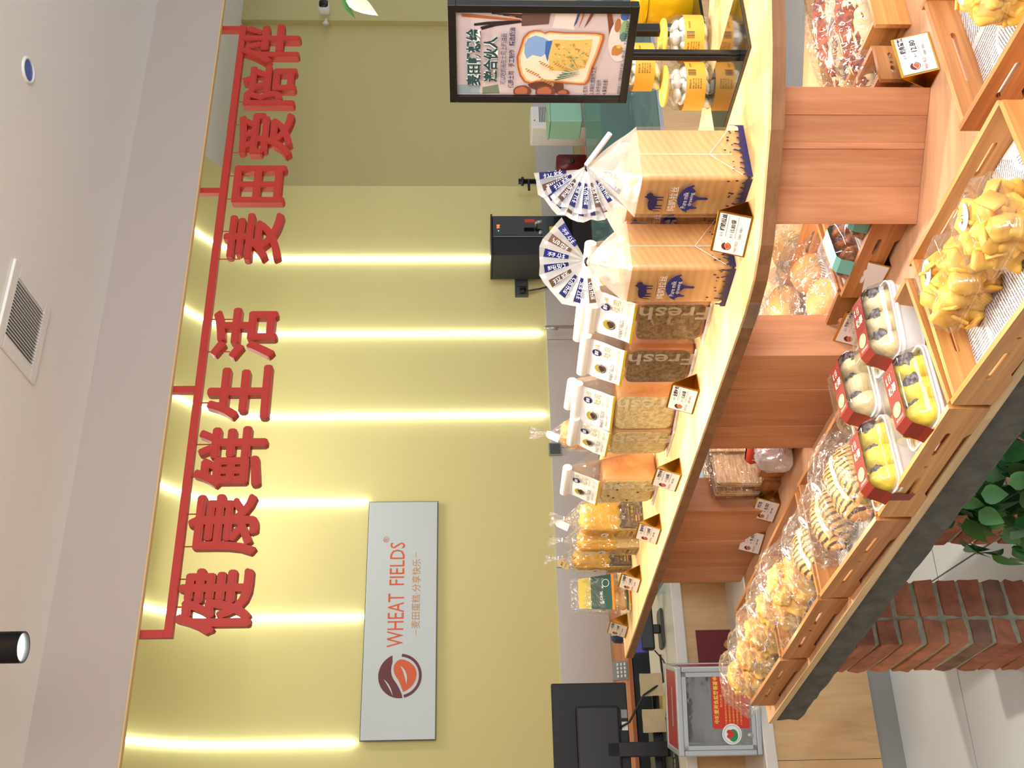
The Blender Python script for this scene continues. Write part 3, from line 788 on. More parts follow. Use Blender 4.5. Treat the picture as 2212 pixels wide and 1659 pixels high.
# ---------------------------------------------------------------- price stands
def place2(L, R, z):
    a = on_z(L[0], L[1], z); b = on_z(R[0], R[1], z); d = (b - a); w_ = d.length
    return a, math.atan2(d.y, d.x), w_
_tent = {}
def price_stand(L, R, z, label, item, price, back=False, w_=None, hh=.058, group=None, loc=None, rz=None, tilt=None):
    if loc is None:
        loc, rz, w0 = place2(L, R, z)
    w_ = w_ or .088
    t = thing('price_stand', label, 'price stand', loc, rz if tilt is None else tilt, group)
    dp = .046; lean = .020
    # folded brass sheet: sloping front, base, upright back
    def sheet(poly, nm):
        g = G(); th = .0011
        vs = [(x, y, zz) for x in (0, w_) for y, zz in poly]
        g.add([(0, poly[0][0], poly[0][1]), (w_, poly[0][0], poly[0][1]), (w_, poly[1][0], poly[1][1]), (0, poly[1][0], poly[1][1])], [(0, 1, 2, 3)])
        me = g.mesh(P['gold']); o = mk(nm, me, None, t); s = o.modifiers.new('s', 'SOLIDIFY'); s.thickness = th; s.offset = 0
    sheet([(0, .001), (lean, hh)], 'front_plate'); sheet([(0, .001), (dp, .001)], 'base_plate'); sheet([(dp, .001), (lean, hh)], 'back_plate')
    a = math.atan2(hh, lean)
    cardm = G().box(.003, w_ - .003, .004, math.hypot(hh, lean) - .004, .0008, .0014)
    c = mk('card', cardm, P['card'], t, (0, -.0003, 0), (a, 0, 0))
    if not back:
        def T(body, mat, x0, x1, y0, y1, off=0):
            me = fit(glyphs(body, 1, off), x0 * w_, x1 * w_, y0 * hh, y1 * hh)
            return (me, Matrix.Translation((0, 0, .0018)), P[mat])
        L2 = [T('WHEAT FIELDS', 'redink', .08, .36, .30, .38), T('品 名', 'ink', .42, .52, .80, .88), T(item, 'ink', .56, .56 + .1 * len(item), .76, .93, .03),
              T('售 价', 'ink', .42, .52, .50, .58), T(price, 'ink', .56, .86, .46, .62, .02), T('全国统一零售价', 'ink', .42, .72, .24, .32)]
        mk('lettering', join_meshes(L2), None, c)
        Tm = Matrix.Translation((.2 * w_, .62 * hh, .0018)) @ Matrix.Diagonal((.11 * hh * 1.3, .11 * hh * 1.3, 1, 1))
        mk('emblem', join_meshes([(plate([LUNE], .0002), Tm, P['maroon']), (plate([RING], .0002), Tm, P['maroon']), (plate([LEAFO], .0002), Tm, P['orange'])]), None, c)
        ru = G().box(.42 * w_, .95 * w_, .70 * hh, .706 * hh, .0015, .0017)
        mk('rule', ru, P['ink'], c)
        mk('rule', G().box(.42 * w_, .95 * w_, .41 * hh, .416 * hh, .0015, .0017), P['ink'], c)
    return t
price_stand((1608, 556), (1629, 468), TOPZ, 'brass price stand for 15.80 in front of the two big milk loaves', '纯奶拉丝', '15.80/袋')
price_stand((1497, 895), (1513, 842), TOPZ, 'second brass price stand from the right on the top shelf, before the brown bread bags', '全麦吐司', '15.80/袋')
price_stand((1460, 1062), (1476, 1020), TOPZ, 'brass price stand at the foot of the raisin toast bag', '葡萄干吐司', '15.80/袋')
price_stand((1419, 1176), (1432, 1136), TOPZ, 'brass price stand before the yellow bread with the dark card tray', '黄金吐司', '15.80/袋')
price_stand((1378, 1280), (1388, 1246), TOPZ, 'brass price stand next to last before the left end of the top shelf', '北海道吐司', '16.80/袋')
price_stand((1351, 1378), (1359, 1350), TOPZ, 'brass price stand at the far left end of the top shelf', '手撕面包', '15.80/袋')

# ---------------------------------------------------------------- poster stand
Lp = at(1000, 222, 1.88); Rp = at(1000, 12, 1.72)
Lp.z = 1.311; d = Rp - Lp; d.z = 0; PW = d.length; PH = 1.638 - 1.311
t = thing('poster_stand', 'black table poster stand with a toast painting workshop poster', 'poster stand', Lp, math.atan2(d.y, d.x))
fr = .014; T_ = .018
g = G()
g.box(0, PW, 0, T_, 0, fr).box(0, PW, 0, T_, PH - fr, PH).box(0, fr, 0, T_, fr, PH - fr).box(PW - fr, PW, 0, T_, fr, PH - fr)
mk('frame', g, P['blackmetal'], t, bevel=.001)
mk('backing', G().box(fr, PW - fr, .008, .016, fr, PH - fr), P['black'], t)
iw, ih = PW - 2 * fr, PH - 2 * fr
pic = mk('poster', G().box(fr, PW - fr, .006, .0079, fr, PH - fr), plain('poster_paper', srgb(206, 190, 192), .4, var=.07, vs=14), t)
SX = iw / 1780.0
def pc(r, q):   # zoomed photo pixel (r down the poster, q leftward) to poster coordinates
    u = (1010 - q + (r - 160) * .012) / 870.0; v = 1 - (r - 155) / 1790.0
    return fr + u * iw, fr + v * ih
LAY = [0]
def pshape(pts, mat, name=None):
    LAY[0] += 1
    q = [pc(*p) for p in pts]
    me = plate([q], .00003)
    return (me, Matrix.Translation((0, 0, .00006 * LAY[0])), mat)
def circ(r, q, a, b, n=20, seed=0, j=0):
    rg = random.Random(seed)
    return [(r + a * math.cos(2 * math.pi * i / n) * (1 + rg.uniform(-j, j)), q + b * math.sin(2 * math.pi * i / n) * (1 + rg.uniform(-j, j))) for i in range(n)]
c_ = lambda *a: plain('ink_%d_%d_%d' % a, srgb(*a), .5)
brown, crust, creamy, sky, sky2, field, gold2, greenl, dk, pk, tea = c_(120, 66, 46), c_(176, 96, 52), c_(240, 222, 196), c_(130, 166, 214), c_(60, 104, 176), c_(222, 190, 106), c_(186, 130, 60), c_(52, 104, 84), c_(38, 30, 34), c_(222, 196, 196), c_(150, 168, 180)
lay = []
lay.append(pshape([(160, 1000), (400, 1000), (400, 900), (160, 900)], tea))
lay.append(pshape([(430, 930), (600, 900), (620, 1000), (430, 1005)], c_(120, 130, 110)))
lay.append(pshape([(1180, 160), (1400, 160), (1380, 330), (1150, 310)], c_(226, 214, 210)))
for k in range(5): lay.append(pshape([(520 + 60 * k, 160 + 8 * k), (1110, 190 + 14 * k), (1110, 206 + 14 * k), (520 + 60 * k, 172 + 8 * k)], (dk, brown, dk, crust, dk)[k]))
lay.append(pshape([(210, 170), (300, 172), (820, 225), (820, 245), (300, 200), (215, 195)], crust))
lay.append(pshape([(340, 262), (480, 245), (820, 232), (820, 246), (480, 275), (340, 285)], dk))
lay.append(pshape([(405, 295), (560, 262), (830, 240), (830, 256), (560, 290), (420, 325)], dk))
lay.append(pshape([(830, 160), (1120, 170), (1110, 270), (830, 290)], c_(104, 76, 70)))
lay.append(pshape([(1405, 160), (1430, 160), (1400, 260), (1370, 300)], c_(60, 80, 130)))
lay.append(pshape([(1460, 160), (1480, 160), (1440, 270), (1420, 320)], crust))
lay.append(pshape([(1540, 160), (1575, 165), (1520, 260), (1480, 310)], brown))
lay.append(pshape([(1700, 160), (1750, 160), (1800, 330), (1830, 480), (1800, 530), (1770, 480), (1740, 330)], brown))
lay.append(pshape(circ(1880, 430, 130, 230, 24), c_(226, 214, 212)))
for r, q, a, b, m in ((1890, 190, 45, 55, sky2), (1830, 290, 32, 70, c_(176, 110, 70)), (1910, 320, 60, 80, c_(150, 176, 130)), (1900, 400, 40, 45, c_(90, 130, 120)), (1850, 540, 60, 60, gold2), (1870, 500, 25, 20, c_(232, 190, 90))):
    lay.append(pshape(circ(r, q, a, b, 14, int(r + q), .16), m))
for r, q, a, b in ((1060, 900, 130, 60), (1260, 930, 60, 70)): lay.append(pshape(circ(r, q, a, b, 18, 1, .05), c_(98, 58, 44)))
for r, q, a, b in ((865, 975, 100, 68), (1120, 985, 112, 78), (1320, 995, 68, 40)):
    cc = [(min(p, 1e9), min(s, 1008)) for p, s in circ(r, q, a, b, 20, 2, .03)]
    lay.append(pshape(cc, brown)); cc = [(min(p, 1e9), min(s, 1004)) for p, s in circ(r - 10, q - 4, a * .72, b * .7, 18, 3, .08)]; lay.append(pshape(cc, c_(176, 104, 72)))
# toast slice with a plain painted wheat field
toast = [(830, 470), (850, 400), (900, 345), (960, 325), (1030, 330), (1070, 352), (1120, 335), (1300, 350), (1500, 352), (1640, 358), (1700, 372), (1705, 410), (1670, 560), (1620, 720), (1590, 860), (1560, 905), (1500, 905), (1300, 885), (1100, 868), (1000, 872), (940, 890), (880, 870), (830, 800), (800, 700), (790, 600)]
lay.append(pshape(toast, crust))
def shr(p, k): cr = sum(a for a, b in p) / len(p); cq = sum(b for a, b in p) / len(p); return [(cr + (a - cr) * k, cq + (b - cq) * k) for a, b in p]
lay.append(pshape(shr(toast, .95), c_(226, 170, 110))); lay.append(pshape(shr(toast, .90), creamy))
lay.append(pshape([(870, 470), (900, 410), (980, 380), (1060, 400), (1120, 430), (1110, 560), (1050, 600), (960, 580), (900, 620), (870, 560)], sky))
lay.append(pshape([(1090, 440), (1160, 430), (1150, 560), (1120, 650), (1090, 560)], sky2))
lay.append(pshape([(1165, 420), (1400, 430), (1580, 420), (1570, 560), (1530, 720), (1350, 760), (1150, 740), (1130, 600)], field))
rg = random.Random(11)
for k in range(60):
    r, q = rg.uniform(1180, 1540), rg.uniform(440, 700)
    lay.append(pshape([(r, q), (r + rg.uniform(20, 45), q + rg.uniform(-6, 16)), (r + rg.uniform(10, 30), q + rg.uniform(10, 22))], rg.choice([gold2, c_(200, 150, 70), c_(240, 214, 140), c_(190, 110, 60), c_(120, 150, 110)])))
for k in range(9):
    r, q = 1480, 760 + rg.uniform(-25, 25)
    lay.append(pshape([(r, q), (1200 + 25 * k, 830 - 26 * k), (1225 + 22 * k, 842 - 26 * k)], rg.choice([greenl, c_(70, 120, 100), c_(40, 86, 96)])))
for (r0, q0) in ((900, 720), (1040, 640), (1050, 810), (1190, 640)):
    for k in range(12): lay.append(pshape(circ(r0 + 13 * k, q0 + 6 * k + (k % 2) * 16 - 8, 13, 7, 8), gold2))
art = mk('picture', join_meshes(lay), None, pic, (0, .006, 0), FRONT)
dgreen, dblue = c_(28, 70, 72), c_(34, 40, 90)
def ptext(body, r0, r1, q0, q1, mat, off=0, back_=None):
    x0, y0 = pc(r1, q0); x1, y1 = pc(r0, q1)
    if back_: mk('lettering', fit(glyphs(body, 1, off + .045), x0, x1, y0, y1), back_, pic, (0, .0012, 0), FRONT)
    mk('lettering', fit(glyphs(body, 1, off), x0, x1, y0, y1), mat, pic, (0, .0010, 0), FRONT)
ptext('麦田畅想绘', 255, 412, 895, 300, dgreen, .035, P['whiteprint'])
ptext('邀合伙人', 438, 592, 855, 378, dgreen, .035, P['whiteprint'])
ptext('可以吃的画在土司上的油画', 618, 682, 885, 348, dblue, .0)
ptext('优质土司   手工制作   精选奶油', 705, 770, 922, 290, dblue, .02)
ptext('1.签到', 1530, 1580, 1000, 910, dblue, .01); ptext('2.讲解烘焙制作工艺', 1600, 1655, 1002, 700, dblue, .01)
ptext('3.动手创作', 1670, 1722, 1002, 840, dblue, .01); ptext('4.集体合影', 1740, 1795, 1004, 836, dblue, .01)
ptext('地址：莲田时光   电话：13996224517', 1905, 1945, 1000, 200, P['ink'])
# stem and base plate
inv = Matrix.Rotation(-math.atan2(d.y, d.x), 4, 'Z') @ Matrix.Translation(-Lp)
N = on_z(1624, 101, TOPZ); F_ = on_z(1548, 148, TOPZ)
foot = inv @ on_z(1606, 127, TOPZ)
mk('stem', G().box(foot.x - .008, foot.x + .008, .002, .014, TOPZ - 1.311 + .006, .004).box(foot.x - .003, foot.x + .003, -.0005, .002, TOPZ - 1.311 + .006, .004), P['blackmetal'], t, bevel=.001)
a_, b_ = Vector((-.47, .883, 0)), Vector((.883, .47, 0))
base = [N, N + a_ * .26, N + a_ * .26 + b_ * .15, N + b_ * .15]
bl = [(inv @ p) for p in base]
g = G().prism([(p.x, p.y) for p in bl], TOPZ - 1.311 + .0005, TOPZ - 1.311 + .0065)
mk('base_plate', g, P['blackglass'], t, bevel=.001)
# second stand, mostly outside the frame
p = on_z(1524, 66, TOPZ)
t = thing('poster_stand', 'second black stand pole behind the poster, partly out of frame', 'poster stand', (p.x, p.y, TOPZ), math.radians(28))
mk('base_plate', G().box(-.012, .24, -.006, .16, .0005, .0065), P['blackglass'], t)
mk('stem', G().box(-.011, .011, -.008, .008, .0065, .462), P['blackmetal'], t, bevel=.001)
mk('frame', G().box(.011, .2, -.01, .01, .445, .462), P['blackmetal'], t)

# ---------------------------------------------------------------- jars of cookies
cook = G(True)
cook.lathe([(.0005, 0), (.012, .001), (.0165, .006), (.015, .011), (.008, .0135), (.0005, .014)], 12, cap=False)
cookm = cook.mesh(P['cookiewhite'])
def jar(loc, label, rz=0, first=None):
    if first: return copy_tree(first, None, loc, rz, label)
    t = thing('cookie_jar', label, 'jar', loc, rz, 'cookie jars beside the poster stand')
    R_ = .0475
    out = [(.030, .001), (.042, .0015), (.0465, .006), (R_, .014), (R_, .066), (.045, .072), (.041, .076), (.0385, .080), (.0385, .0895)]
    mk('glass', G(True).lathe(out, 36, cap=False), P['glassjar'], t)
    lb = G(True).lathe([(R_ + .0004, .016), (R_ + .0004, .056)], 36, cap=False)
    lo_ = mk('label_band', lb, P['yellowlabel'], t)
    # small print and bar code on the band
    def wrap(me, ang):
        for v in me.vertices:
            a = ang + v.co.x / R_
            v.co = (math.cos(a) * (R_ + .0008), math.sin(a) * (R_ + .0008), v.co.y)
        return me
    I = Matrix.Identity(4); L = []
    a0 = math.radians(-100)
    for k, wd in enumerate((1, 2, 1, 1, 3, 1, 2, 1, 1, 2, 1, 3, 1)):
        L.append((wrap(G().add([(k * .0011, .036, 0), (k * .0011 + wd * .0003, .036, 0), (k * .0011 + wd * .0003, .052, 0), (k * .0011, .052, 0)], [(0, 1, 2, 3)]).mesh(), a0), I, P['ink']))
    L.append((wrap(fit(glyphs('营养成分表', 1), -.026, -.008, .046, .050), a0), I, P['ink']))
    for k in range(4): L.append((wrap(fit(glyphs(('能量 2186千焦', '蛋白质 6.2克', '脂肪 24.1克', '钠 203毫克')[k], 1), -.026, -.006, .040 - k * .005, .0432 - k * .005), a0), I, P['ink']))
    L.append((wrap(fit(glyphs('20260420', 1), .020, .036, .044, .048), a0), I, P['ink']))
    mk('print', join_meshes(L), None, lo_)
    mk('lid', G(True).lathe([(.0005, .0965), (.038, .0960), (.0408, .0945), (.0412, .0895), (.0395, .089)], 36, cap=False), P['yellowlid'], t)
    rg = random.Random(4)
    for lay_ in range(4):
        for k in range(6 if lay_ < 3 else 4):
            a = k * 2 * math.pi / (6 if lay_ < 3 else 4) + lay_ * .5
            r_ = .029 if lay_ < 3 else .02
            mk('cookie', cookm, None, t, (r_ * math.cos(a), r_ * math.sin(a), .006 + lay_ * .0185), (rg.uniform(-.9, .9), rg.uniform(-.9, .9), a))
        mk('cookie', cookm, None, t, (.002, .003, .006 + lay_ * .019), (rg.uniform(-.4, .4), 0, 0))
    return t
j2 = on_z(1531, 187, TOPZ); j1 = j2 + Vector((.1, .012, 0)) 
J = jar(tuple(j2), 'left cookie jar with a yellow label, standing on the board beside the big milk loaf', math.radians(20))
jar(tuple(j1), 'right cookie jar with chocolate crumbs, standing behind the poster stem', math.radians(-6), J)
jar((j2.x * .55 + j1.x * .45, j2.y + .02, TOPZ + .0985), 'cookie jar stacked on top of the two others, behind the poster corner', math.radians(10), J)
# yellow wrapped tin
p = on_z(1508, 22, TOPZ)
t = thing('gift_tin', 'yellow shiny wrapped tin at the right edge, behind the jars', 'tin', (p.x + .05, p.y + .07, TOPZ), 0)
mk('body', G(True).lathe([(.058, .0005), (.06, .004), (.06, .1), (.058, .104)], 32), P['yellowtin'], t)
mk('lid', G(True).lathe([(.062, .104), (.0625, .108), (.0625, .122), (.058, .126), (.0005, .127)], 32, cap=False), P['yellowtin'], t)
# ---------------------------------------------------------------- big milk loaves in tied bags
def rbox(w, d, h, r, nz=10, n=5, jit=0, seed=0, base=0.0, wave=None):
    """rounded upright box, footprint corner at the origin"""
    rg = random.Random(seed); rings = []
    prof = [(r * .5, 0), (r * .15, r * .3), (0, r)] + [(0, r + (h - 2 * r) * i / nz) for i in range(1, nz)] + [(0, h - r), (r * .3, h - r * .3), (r * .9, h - .0)]
    for ins, z in prof:
        ring = rrect(w - 2 * ins, d - 2 * ins, max(r - ins * .5, .002), base + z, n, w / 2, d / 2)
        if wave: ring = [wave(p) for p in ring]
        rings.append([(p[0] + rg.uniform(-jit, jit), p[1] + rg.uniform(-jit, jit), p[2]) for p in ring])
    return G(True).rings(rings)
LW, LD, LH = .122, .106, .196
def splash(w, seed):
    """blue splash silhouette along the bottom of one face"""
    rg = random.Random(seed); x = 0; top = []
    while x < w - .004:
        st = rg.uniform(.011, .018); hgt = rg.uniform(.016, .030); ln = rg.uniform(-.003, .003); b0 = rg.uniform(.009, .012)
        top += [(x, b0), (x + st * .22, b0 + .001), (x + st * .38, hgt * .62), (x + st * .36 + ln, hgt * .85), (x + st * .48 + ln, hgt), (x + st * .62 + ln, hgt * .86), (x + st * .58, hgt * .6), (x + st * .78, b0 + .001)]
        x += st
    top = [(min(a, w - .0002 * (len(top) - i) / len(top)), b) for i, (a, b) in enumerate(top)]
    return [(0, 0)] + top + [(w, .010), (w, 0)]
def drops(w, seed):
    rg = random.Random(seed); out = []
    for k in range(int(w / .011)):
        x = rg.uniform(.004, w - .004); z = rg.uniform(.026, .042); r = rg.uniform(.0011, .0026)
        out.append([(x + r * math.cos(a) * .8, z + r * 1.3 * math.sin(a)) for a in [i * math.pi / 5 for i in range(10)]])
    return out
COW = [(0, .1), (.04, .45), (.10, .62), (.22, .70), (.45, .74), (.62, .72), (.72, .82), (.78, .96), (.84, .86), (.93, .84), (1, .70), (.96, .60), (.86, .55), (.80, .42), (.78, .05), (.73, .05), (.72, .34), (.66, .36), (.64, .05), (.59, .05), (.58, .32), (.36, .30), (.34, .05), (.29, .05), (.28, .34), (.22, .36), (.20, .05), (.15, .05), (.13, .42), (.07, .5), (.05, .2), (.03, .1)]
DRIP = [(0, .55), (.06, .70), (.18, .82), (.35, .92), (.5, .95), (.66, .92), (.82, .84), (.93, .72), (1, .56), (.97, .5), (.9, .58), (.84, .50), (.76, .44), (.70, .52), (.62, .44), (.56, .30), (.54, .05), (.50, 0), (.46, .05), (.46, .34), (.38, .42), (.30, .50), (.22, .42), (.18, .28), (.14, .28), (.12, .48), (.06, .58)]
def sc(pts, x0, y0, w, h): return [(x0 + a * w, y0 + b * h) for a, b in pts]
def fan_sheet(r0, r1, a0, a1, n, amp, seed):
    """pleated fan in the XZ plane from the origin"""
    rg = random.Random(seed); g = G(False); rows = [r0, (r0 + r1) * .3, (r0 + r1) * .55, r1 * .8, r1 * .95, r1]
    rings = []
    for r in rows:
        ring = []
        for i in range(n * 2 + 1):
            a = math.radians(a0 + (a1 - a0) * i / (n * 2)); y = (amp if i % 2 else -amp) * (r / r1)
            rr = r * (1 + .03 * math.sin(i * 1.7 + seed) * (r / r1))
            ring.append((rr * math.cos(a), y, rr * math.sin(a)))
        rings.append(ring)
    return g.rings(rings, cap0=False, cap1=False, closed=False)
def fan_patches(parent, r0, r1, a0, a1, n, amp):
    L = []
    for i in range(n * 2):
        if i % 2: continue
        s0 = i; q = []
        for rr in (r0, r1):
            for s in (s0 + .02, s0 + .98):
                a = math.radians(a0 + (a1 - a0) * s / (n * 2)); y = (-amp + abs(s - s0) * 2 * amp) * (rr / r1)
                q.append((rr * math.cos(a), y - .0012, rr * math.sin(a)))
        me = G().add(q, [(0, 1, 3, 2)]).mesh()
        o = mk('print_patch', me, P['blue'] if (i // 2) % 3 != 1 else P['kraft2'], parent)
        am = math.radians(a0 + (a1 - a0) * (s0 + .5) / (n * 2)); wd = (r1 - r0)
        gm = fit(glyphs('纯奶' if (i // 2) % 2 else '拉丝', 1), -.36 * wd, .36 * wd, -.0055, .0055)
        c = Vector(((r0 + r1) / 2 * math.cos(am), -amp * .2 - .0025, (r0 + r1) / 2 * math.sin(am)))
        yaw = math.atan2(2 * amp, math.radians((a1 - a0) / (n * 2)) * (r0 + r1) / 2)
        mk('lettering', gm, P['whiteprint'], parent, c, (math.pi / 2, -am + (math.pi if math.cos(am) < 0 else 0), 0))
P['kraft2'] = plain('brown_patch', srgb(112, 84, 66), .4)
P['tight'] = film('tight_film', milky=.03, rough=.2, bs=9, bump=.25, vor=False, gloss=.03)
def loaf_mat():
    m, nt, b = _m('milk_loaf_in_bag')
    co = coords(nt, (1, 1, 1))
    mp = node(nt, 'ShaderNodeMapping'); mp.inputs['Rotation'].default_value = (0, math.radians(24), 0)
    nt.links.new(co, mp.inputs[0])
    wv = node(nt, 'ShaderNodeTexWave'); wv.bands_direction = 'Z'; wv.inputs['Scale'].default_value = 24; wv.inputs['Distortion'].default_value = 1.6; wv.inputs['Detail'].default_value = 2
    nt.links.new(mp.outputs[0], wv.inputs[0])
    n = node(nt, 'ShaderNodeTexNoise'); n.inputs['Scale'].default_value = 12; n.inputs['Detail'].default_value = 5; nt.links.new(co, n.inputs[0])
    ma = node(nt, 'ShaderNodeMath', operation='MULTIPLY_ADD'); ma.inputs[1].default_value = .22; nt.links.new(wv.outputs[1], ma.inputs[0]); nt.links.new(n.outputs[0], ma.inputs[2])
    r = node(nt, 'ShaderNodeValToRGB'); e = r.color_ramp.elements
    e[0].position = .35; e[0].color = srgb(206, 150, 90); e[1].position = .95; e[1].color = srgb(228, 178, 118)
    nt.links.new(ma.outputs[0], r.inputs[0]); nt.links.new(r.outputs[0], b.inputs['Base Color'])
    b.inputs['Roughness'].default_value = .55; b.inputs['Coat Weight'].default_value = .5; b.inputs['Coat Roughness'].default_value = .25
    bp = node(nt, 'ShaderNodeBump'); bp.inputs['Strength'].default_value = .35; bp.inputs['Distance'].default_value = .004
    nt.links.new(ma.outputs[0], bp.inputs['Height']); nt.links.new(bp.outputs[0], b.inputs['Normal'])
    return m
P['loafs'] = loaf_mat()
def milk_loaf(loc, rz, label, fans, neck, tie=None, seed=0):
    t = thing('milk_loaf_bag', label, 'bread', loc, rz, 'milk loaves in blue printed bags')
    mk('loaf', rbox(LW - .004, LD - .004, LH, .010, base=.003), P['loafs'], t, (.002, .002, 0))
    # bag: hugging the loaf then gathering into the neck
    g = G(True); rings = []
    nx, ny, nz = neck; rg = random.Random(seed)
    m = 40
    base_ring = lambda z, k: [(LW / 2 + (x - LW / 2) * k, LD / 2 + (y - LD / 2) * k, z) for x, y, _ in rrect(LW + .003, LD + .003, .008, 0, 9, LW / 2, LD / 2)]
    for z, k in ((.0008, .97), (.003, 1), (.1, 1.004), (LH - .004, 1.0)): rings.append(base_ring(z, k))
    steps = 9; top = rings[-1]
    for i in range(1, steps + 1):
        s = i / steps; e = s ** .8 * .96
        ring = []
        for j, p in enumerate(top):
            fold = 1 + .16 * math.sin(j * 2.4 + seed) * math.sin(math.pi * min(1, s * 1.1)) * (s)
            bulge = (1 - e) * fold + .10 * math.sin(math.pi * s) * (1 if s < .8 else .3)
            ring.append((nx + (p[0] - nx) * bulge, ny + (p[1] - ny) * bulge, LH + (nz - LH) * (s ** 1.15)))
        rings.append(ring)
    g.rings(rings[:4], cap1=False, mi=0); g.rings(rings[3:], mi=1, cap0=False, cap1=False)
    bag = mk('bag', g, [P['tight'], P['frost']], t)
    # lower part is printed tight on the loaf
    L = []; I = Matrix.Identity(4); FM = Matrix.Rotation(math.pi / 2, 4, 'X')
    front = Matrix.Translation((0, -.0032, 0)) @ FM
    side = Matrix.Translation((-.0032, LD, 0)) @ Matrix.Rotation(-math.pi / 2, 4, 'Z') @ FM
    for T, wd, sd in ((front, LW, seed + 1), (side, LD, seed + 2)):
        L.append((plate([splash(wd, sd)], .0002), T, P['navyprint']))
        for dpt in drops(wd, sd + 5): L.append((plate([dpt], .0002), T, P['navyprint']))
    sm = mk('splash_print', join_meshes(L), None, bag)
    # gusset fold lines on the right-hand face
    def seam(pts, T):
        mk('seam', G().tube([T @ Vector((a, b, .0005)) for a, b in pts], .0005, 5), P['whiteprint'], bag)
    seam([(LW * .42, LH), (LW * .42, .07)], front); seam([(LW * .42, .07), (LW - .002, .022)], front); seam([(LW * .42, .07), (.004, .018)], front); seam([(LW * .42, .07), (LW * .42 , .030)], front)
    # print on the left-hand face
    s0 = LD * .5
    L = [(plate([sc(COW, s0 - .032, .146, .050, .038)], .0002), side, P['navyprint']),
         (plate([sc(bez((-.02, 0), (.5, -.12), (1.05, .1), 10) + bez((1.05, .1), (.5, -.06), (-.02, 0), 10)[1:-1], s0 - .036, .140, .066, .03)], .0002), side, P['navyprint']),
         (plate([sc(DRIP, s0 - .034, .068, .072, .058)], .0002), side, P['blue'])]
    up = Matrix.Translation((0, 0, .0006))
    L.append((fit(glyphs('纯奶拉丝', 1), s0 - .030, s0 + .034, .124, .138), side @ up, P['whiteprint']))
    L.append((fit(glyphs('Pure milk', 1), s0 - .022, s0 + .020, .105, .114), side @ up, P['whiteprint']))
    L.append((fit(glyphs('drawing', 1), s0 - .016, s0 + .018, .094, .103), side @ up, P['whiteprint']))
    mk('logo_print', join_meshes(L), None, bag)
    # gathered fan above the tie
    for k, (a0, a1, r1, yaw, dy) in enumerate(fans):
        f = mk('bag_fan', fan_sheet(.006, r1, a0, a1, 8, .006, seed + k), P['fan'], t, (nx, ny + dy, nz), (0, 0, yaw))
        fan_patches(f, r1 * .38, r1 * .90, a0, a1, 8, .006)
    mk('twist_tie', G(True).tube([(nx + .008 * math.cos(a), ny + .008 * math.sin(a), nz + .002 * math.sin(a * 2)) for a in [i * math.pi / 6 for i in range(13)]], .0018, 6), P['black'], t)
    if tie:
        mk('paper_tie', G().tube([(nx, ny - .006, nz)] + [tuple(p) for p in tie], .0048, 6), P['ribbon'], t)
    return t
def loc_rz(p, deg): return (p.x, p.y, p.z), math.radians(deg)
n1 = on_z(1626, 384, TOPZ)
def local(loc, rz, w_):
    return Matrix.Rotation(-rz, 4, 'Z') @ Matrix.Translation(-Vector(loc)) @ w_
l1, r1 = loc_rz(n1, 31)
k1 = local(l1, r1, at(1266, 362, 1.85)); e1 = local(l1, r1, at(1318, 288, 1.80))
yawc = -r1
milk_loaf(l1, r1, 'big milk loaf in a blue-printed tied bag, nearest, behind the price stand', [(95, 215, .096, yawc, .004), (120, 262, .088, yawc, -.006)], tuple(k1), [tuple(e1)], 3)
n2 = on_z(1590, 578, TOPZ); l2, r2 = loc_rz(n2, 36)
k2 = local(l2, r2, at(1266, 566, 1.95))
milk_loaf(l2, r2, 'big milk loaf in a blue-printed tied bag, left of the nearest loaf', [(30, 205, .092, -r2, -.004)], tuple(k2), None, 8)
n3 = Vector((n1.x - .02, n1.y + .17, TOPZ)); l3, r3 = loc_rz(n3, 31)
milk_loaf(l3, r3, 'third milk loaf, standing behind the nearest one and mostly hidden', [(60, 120, .03, -r3, 0)], (LW / 2, LD / 2, .235), None, 12)

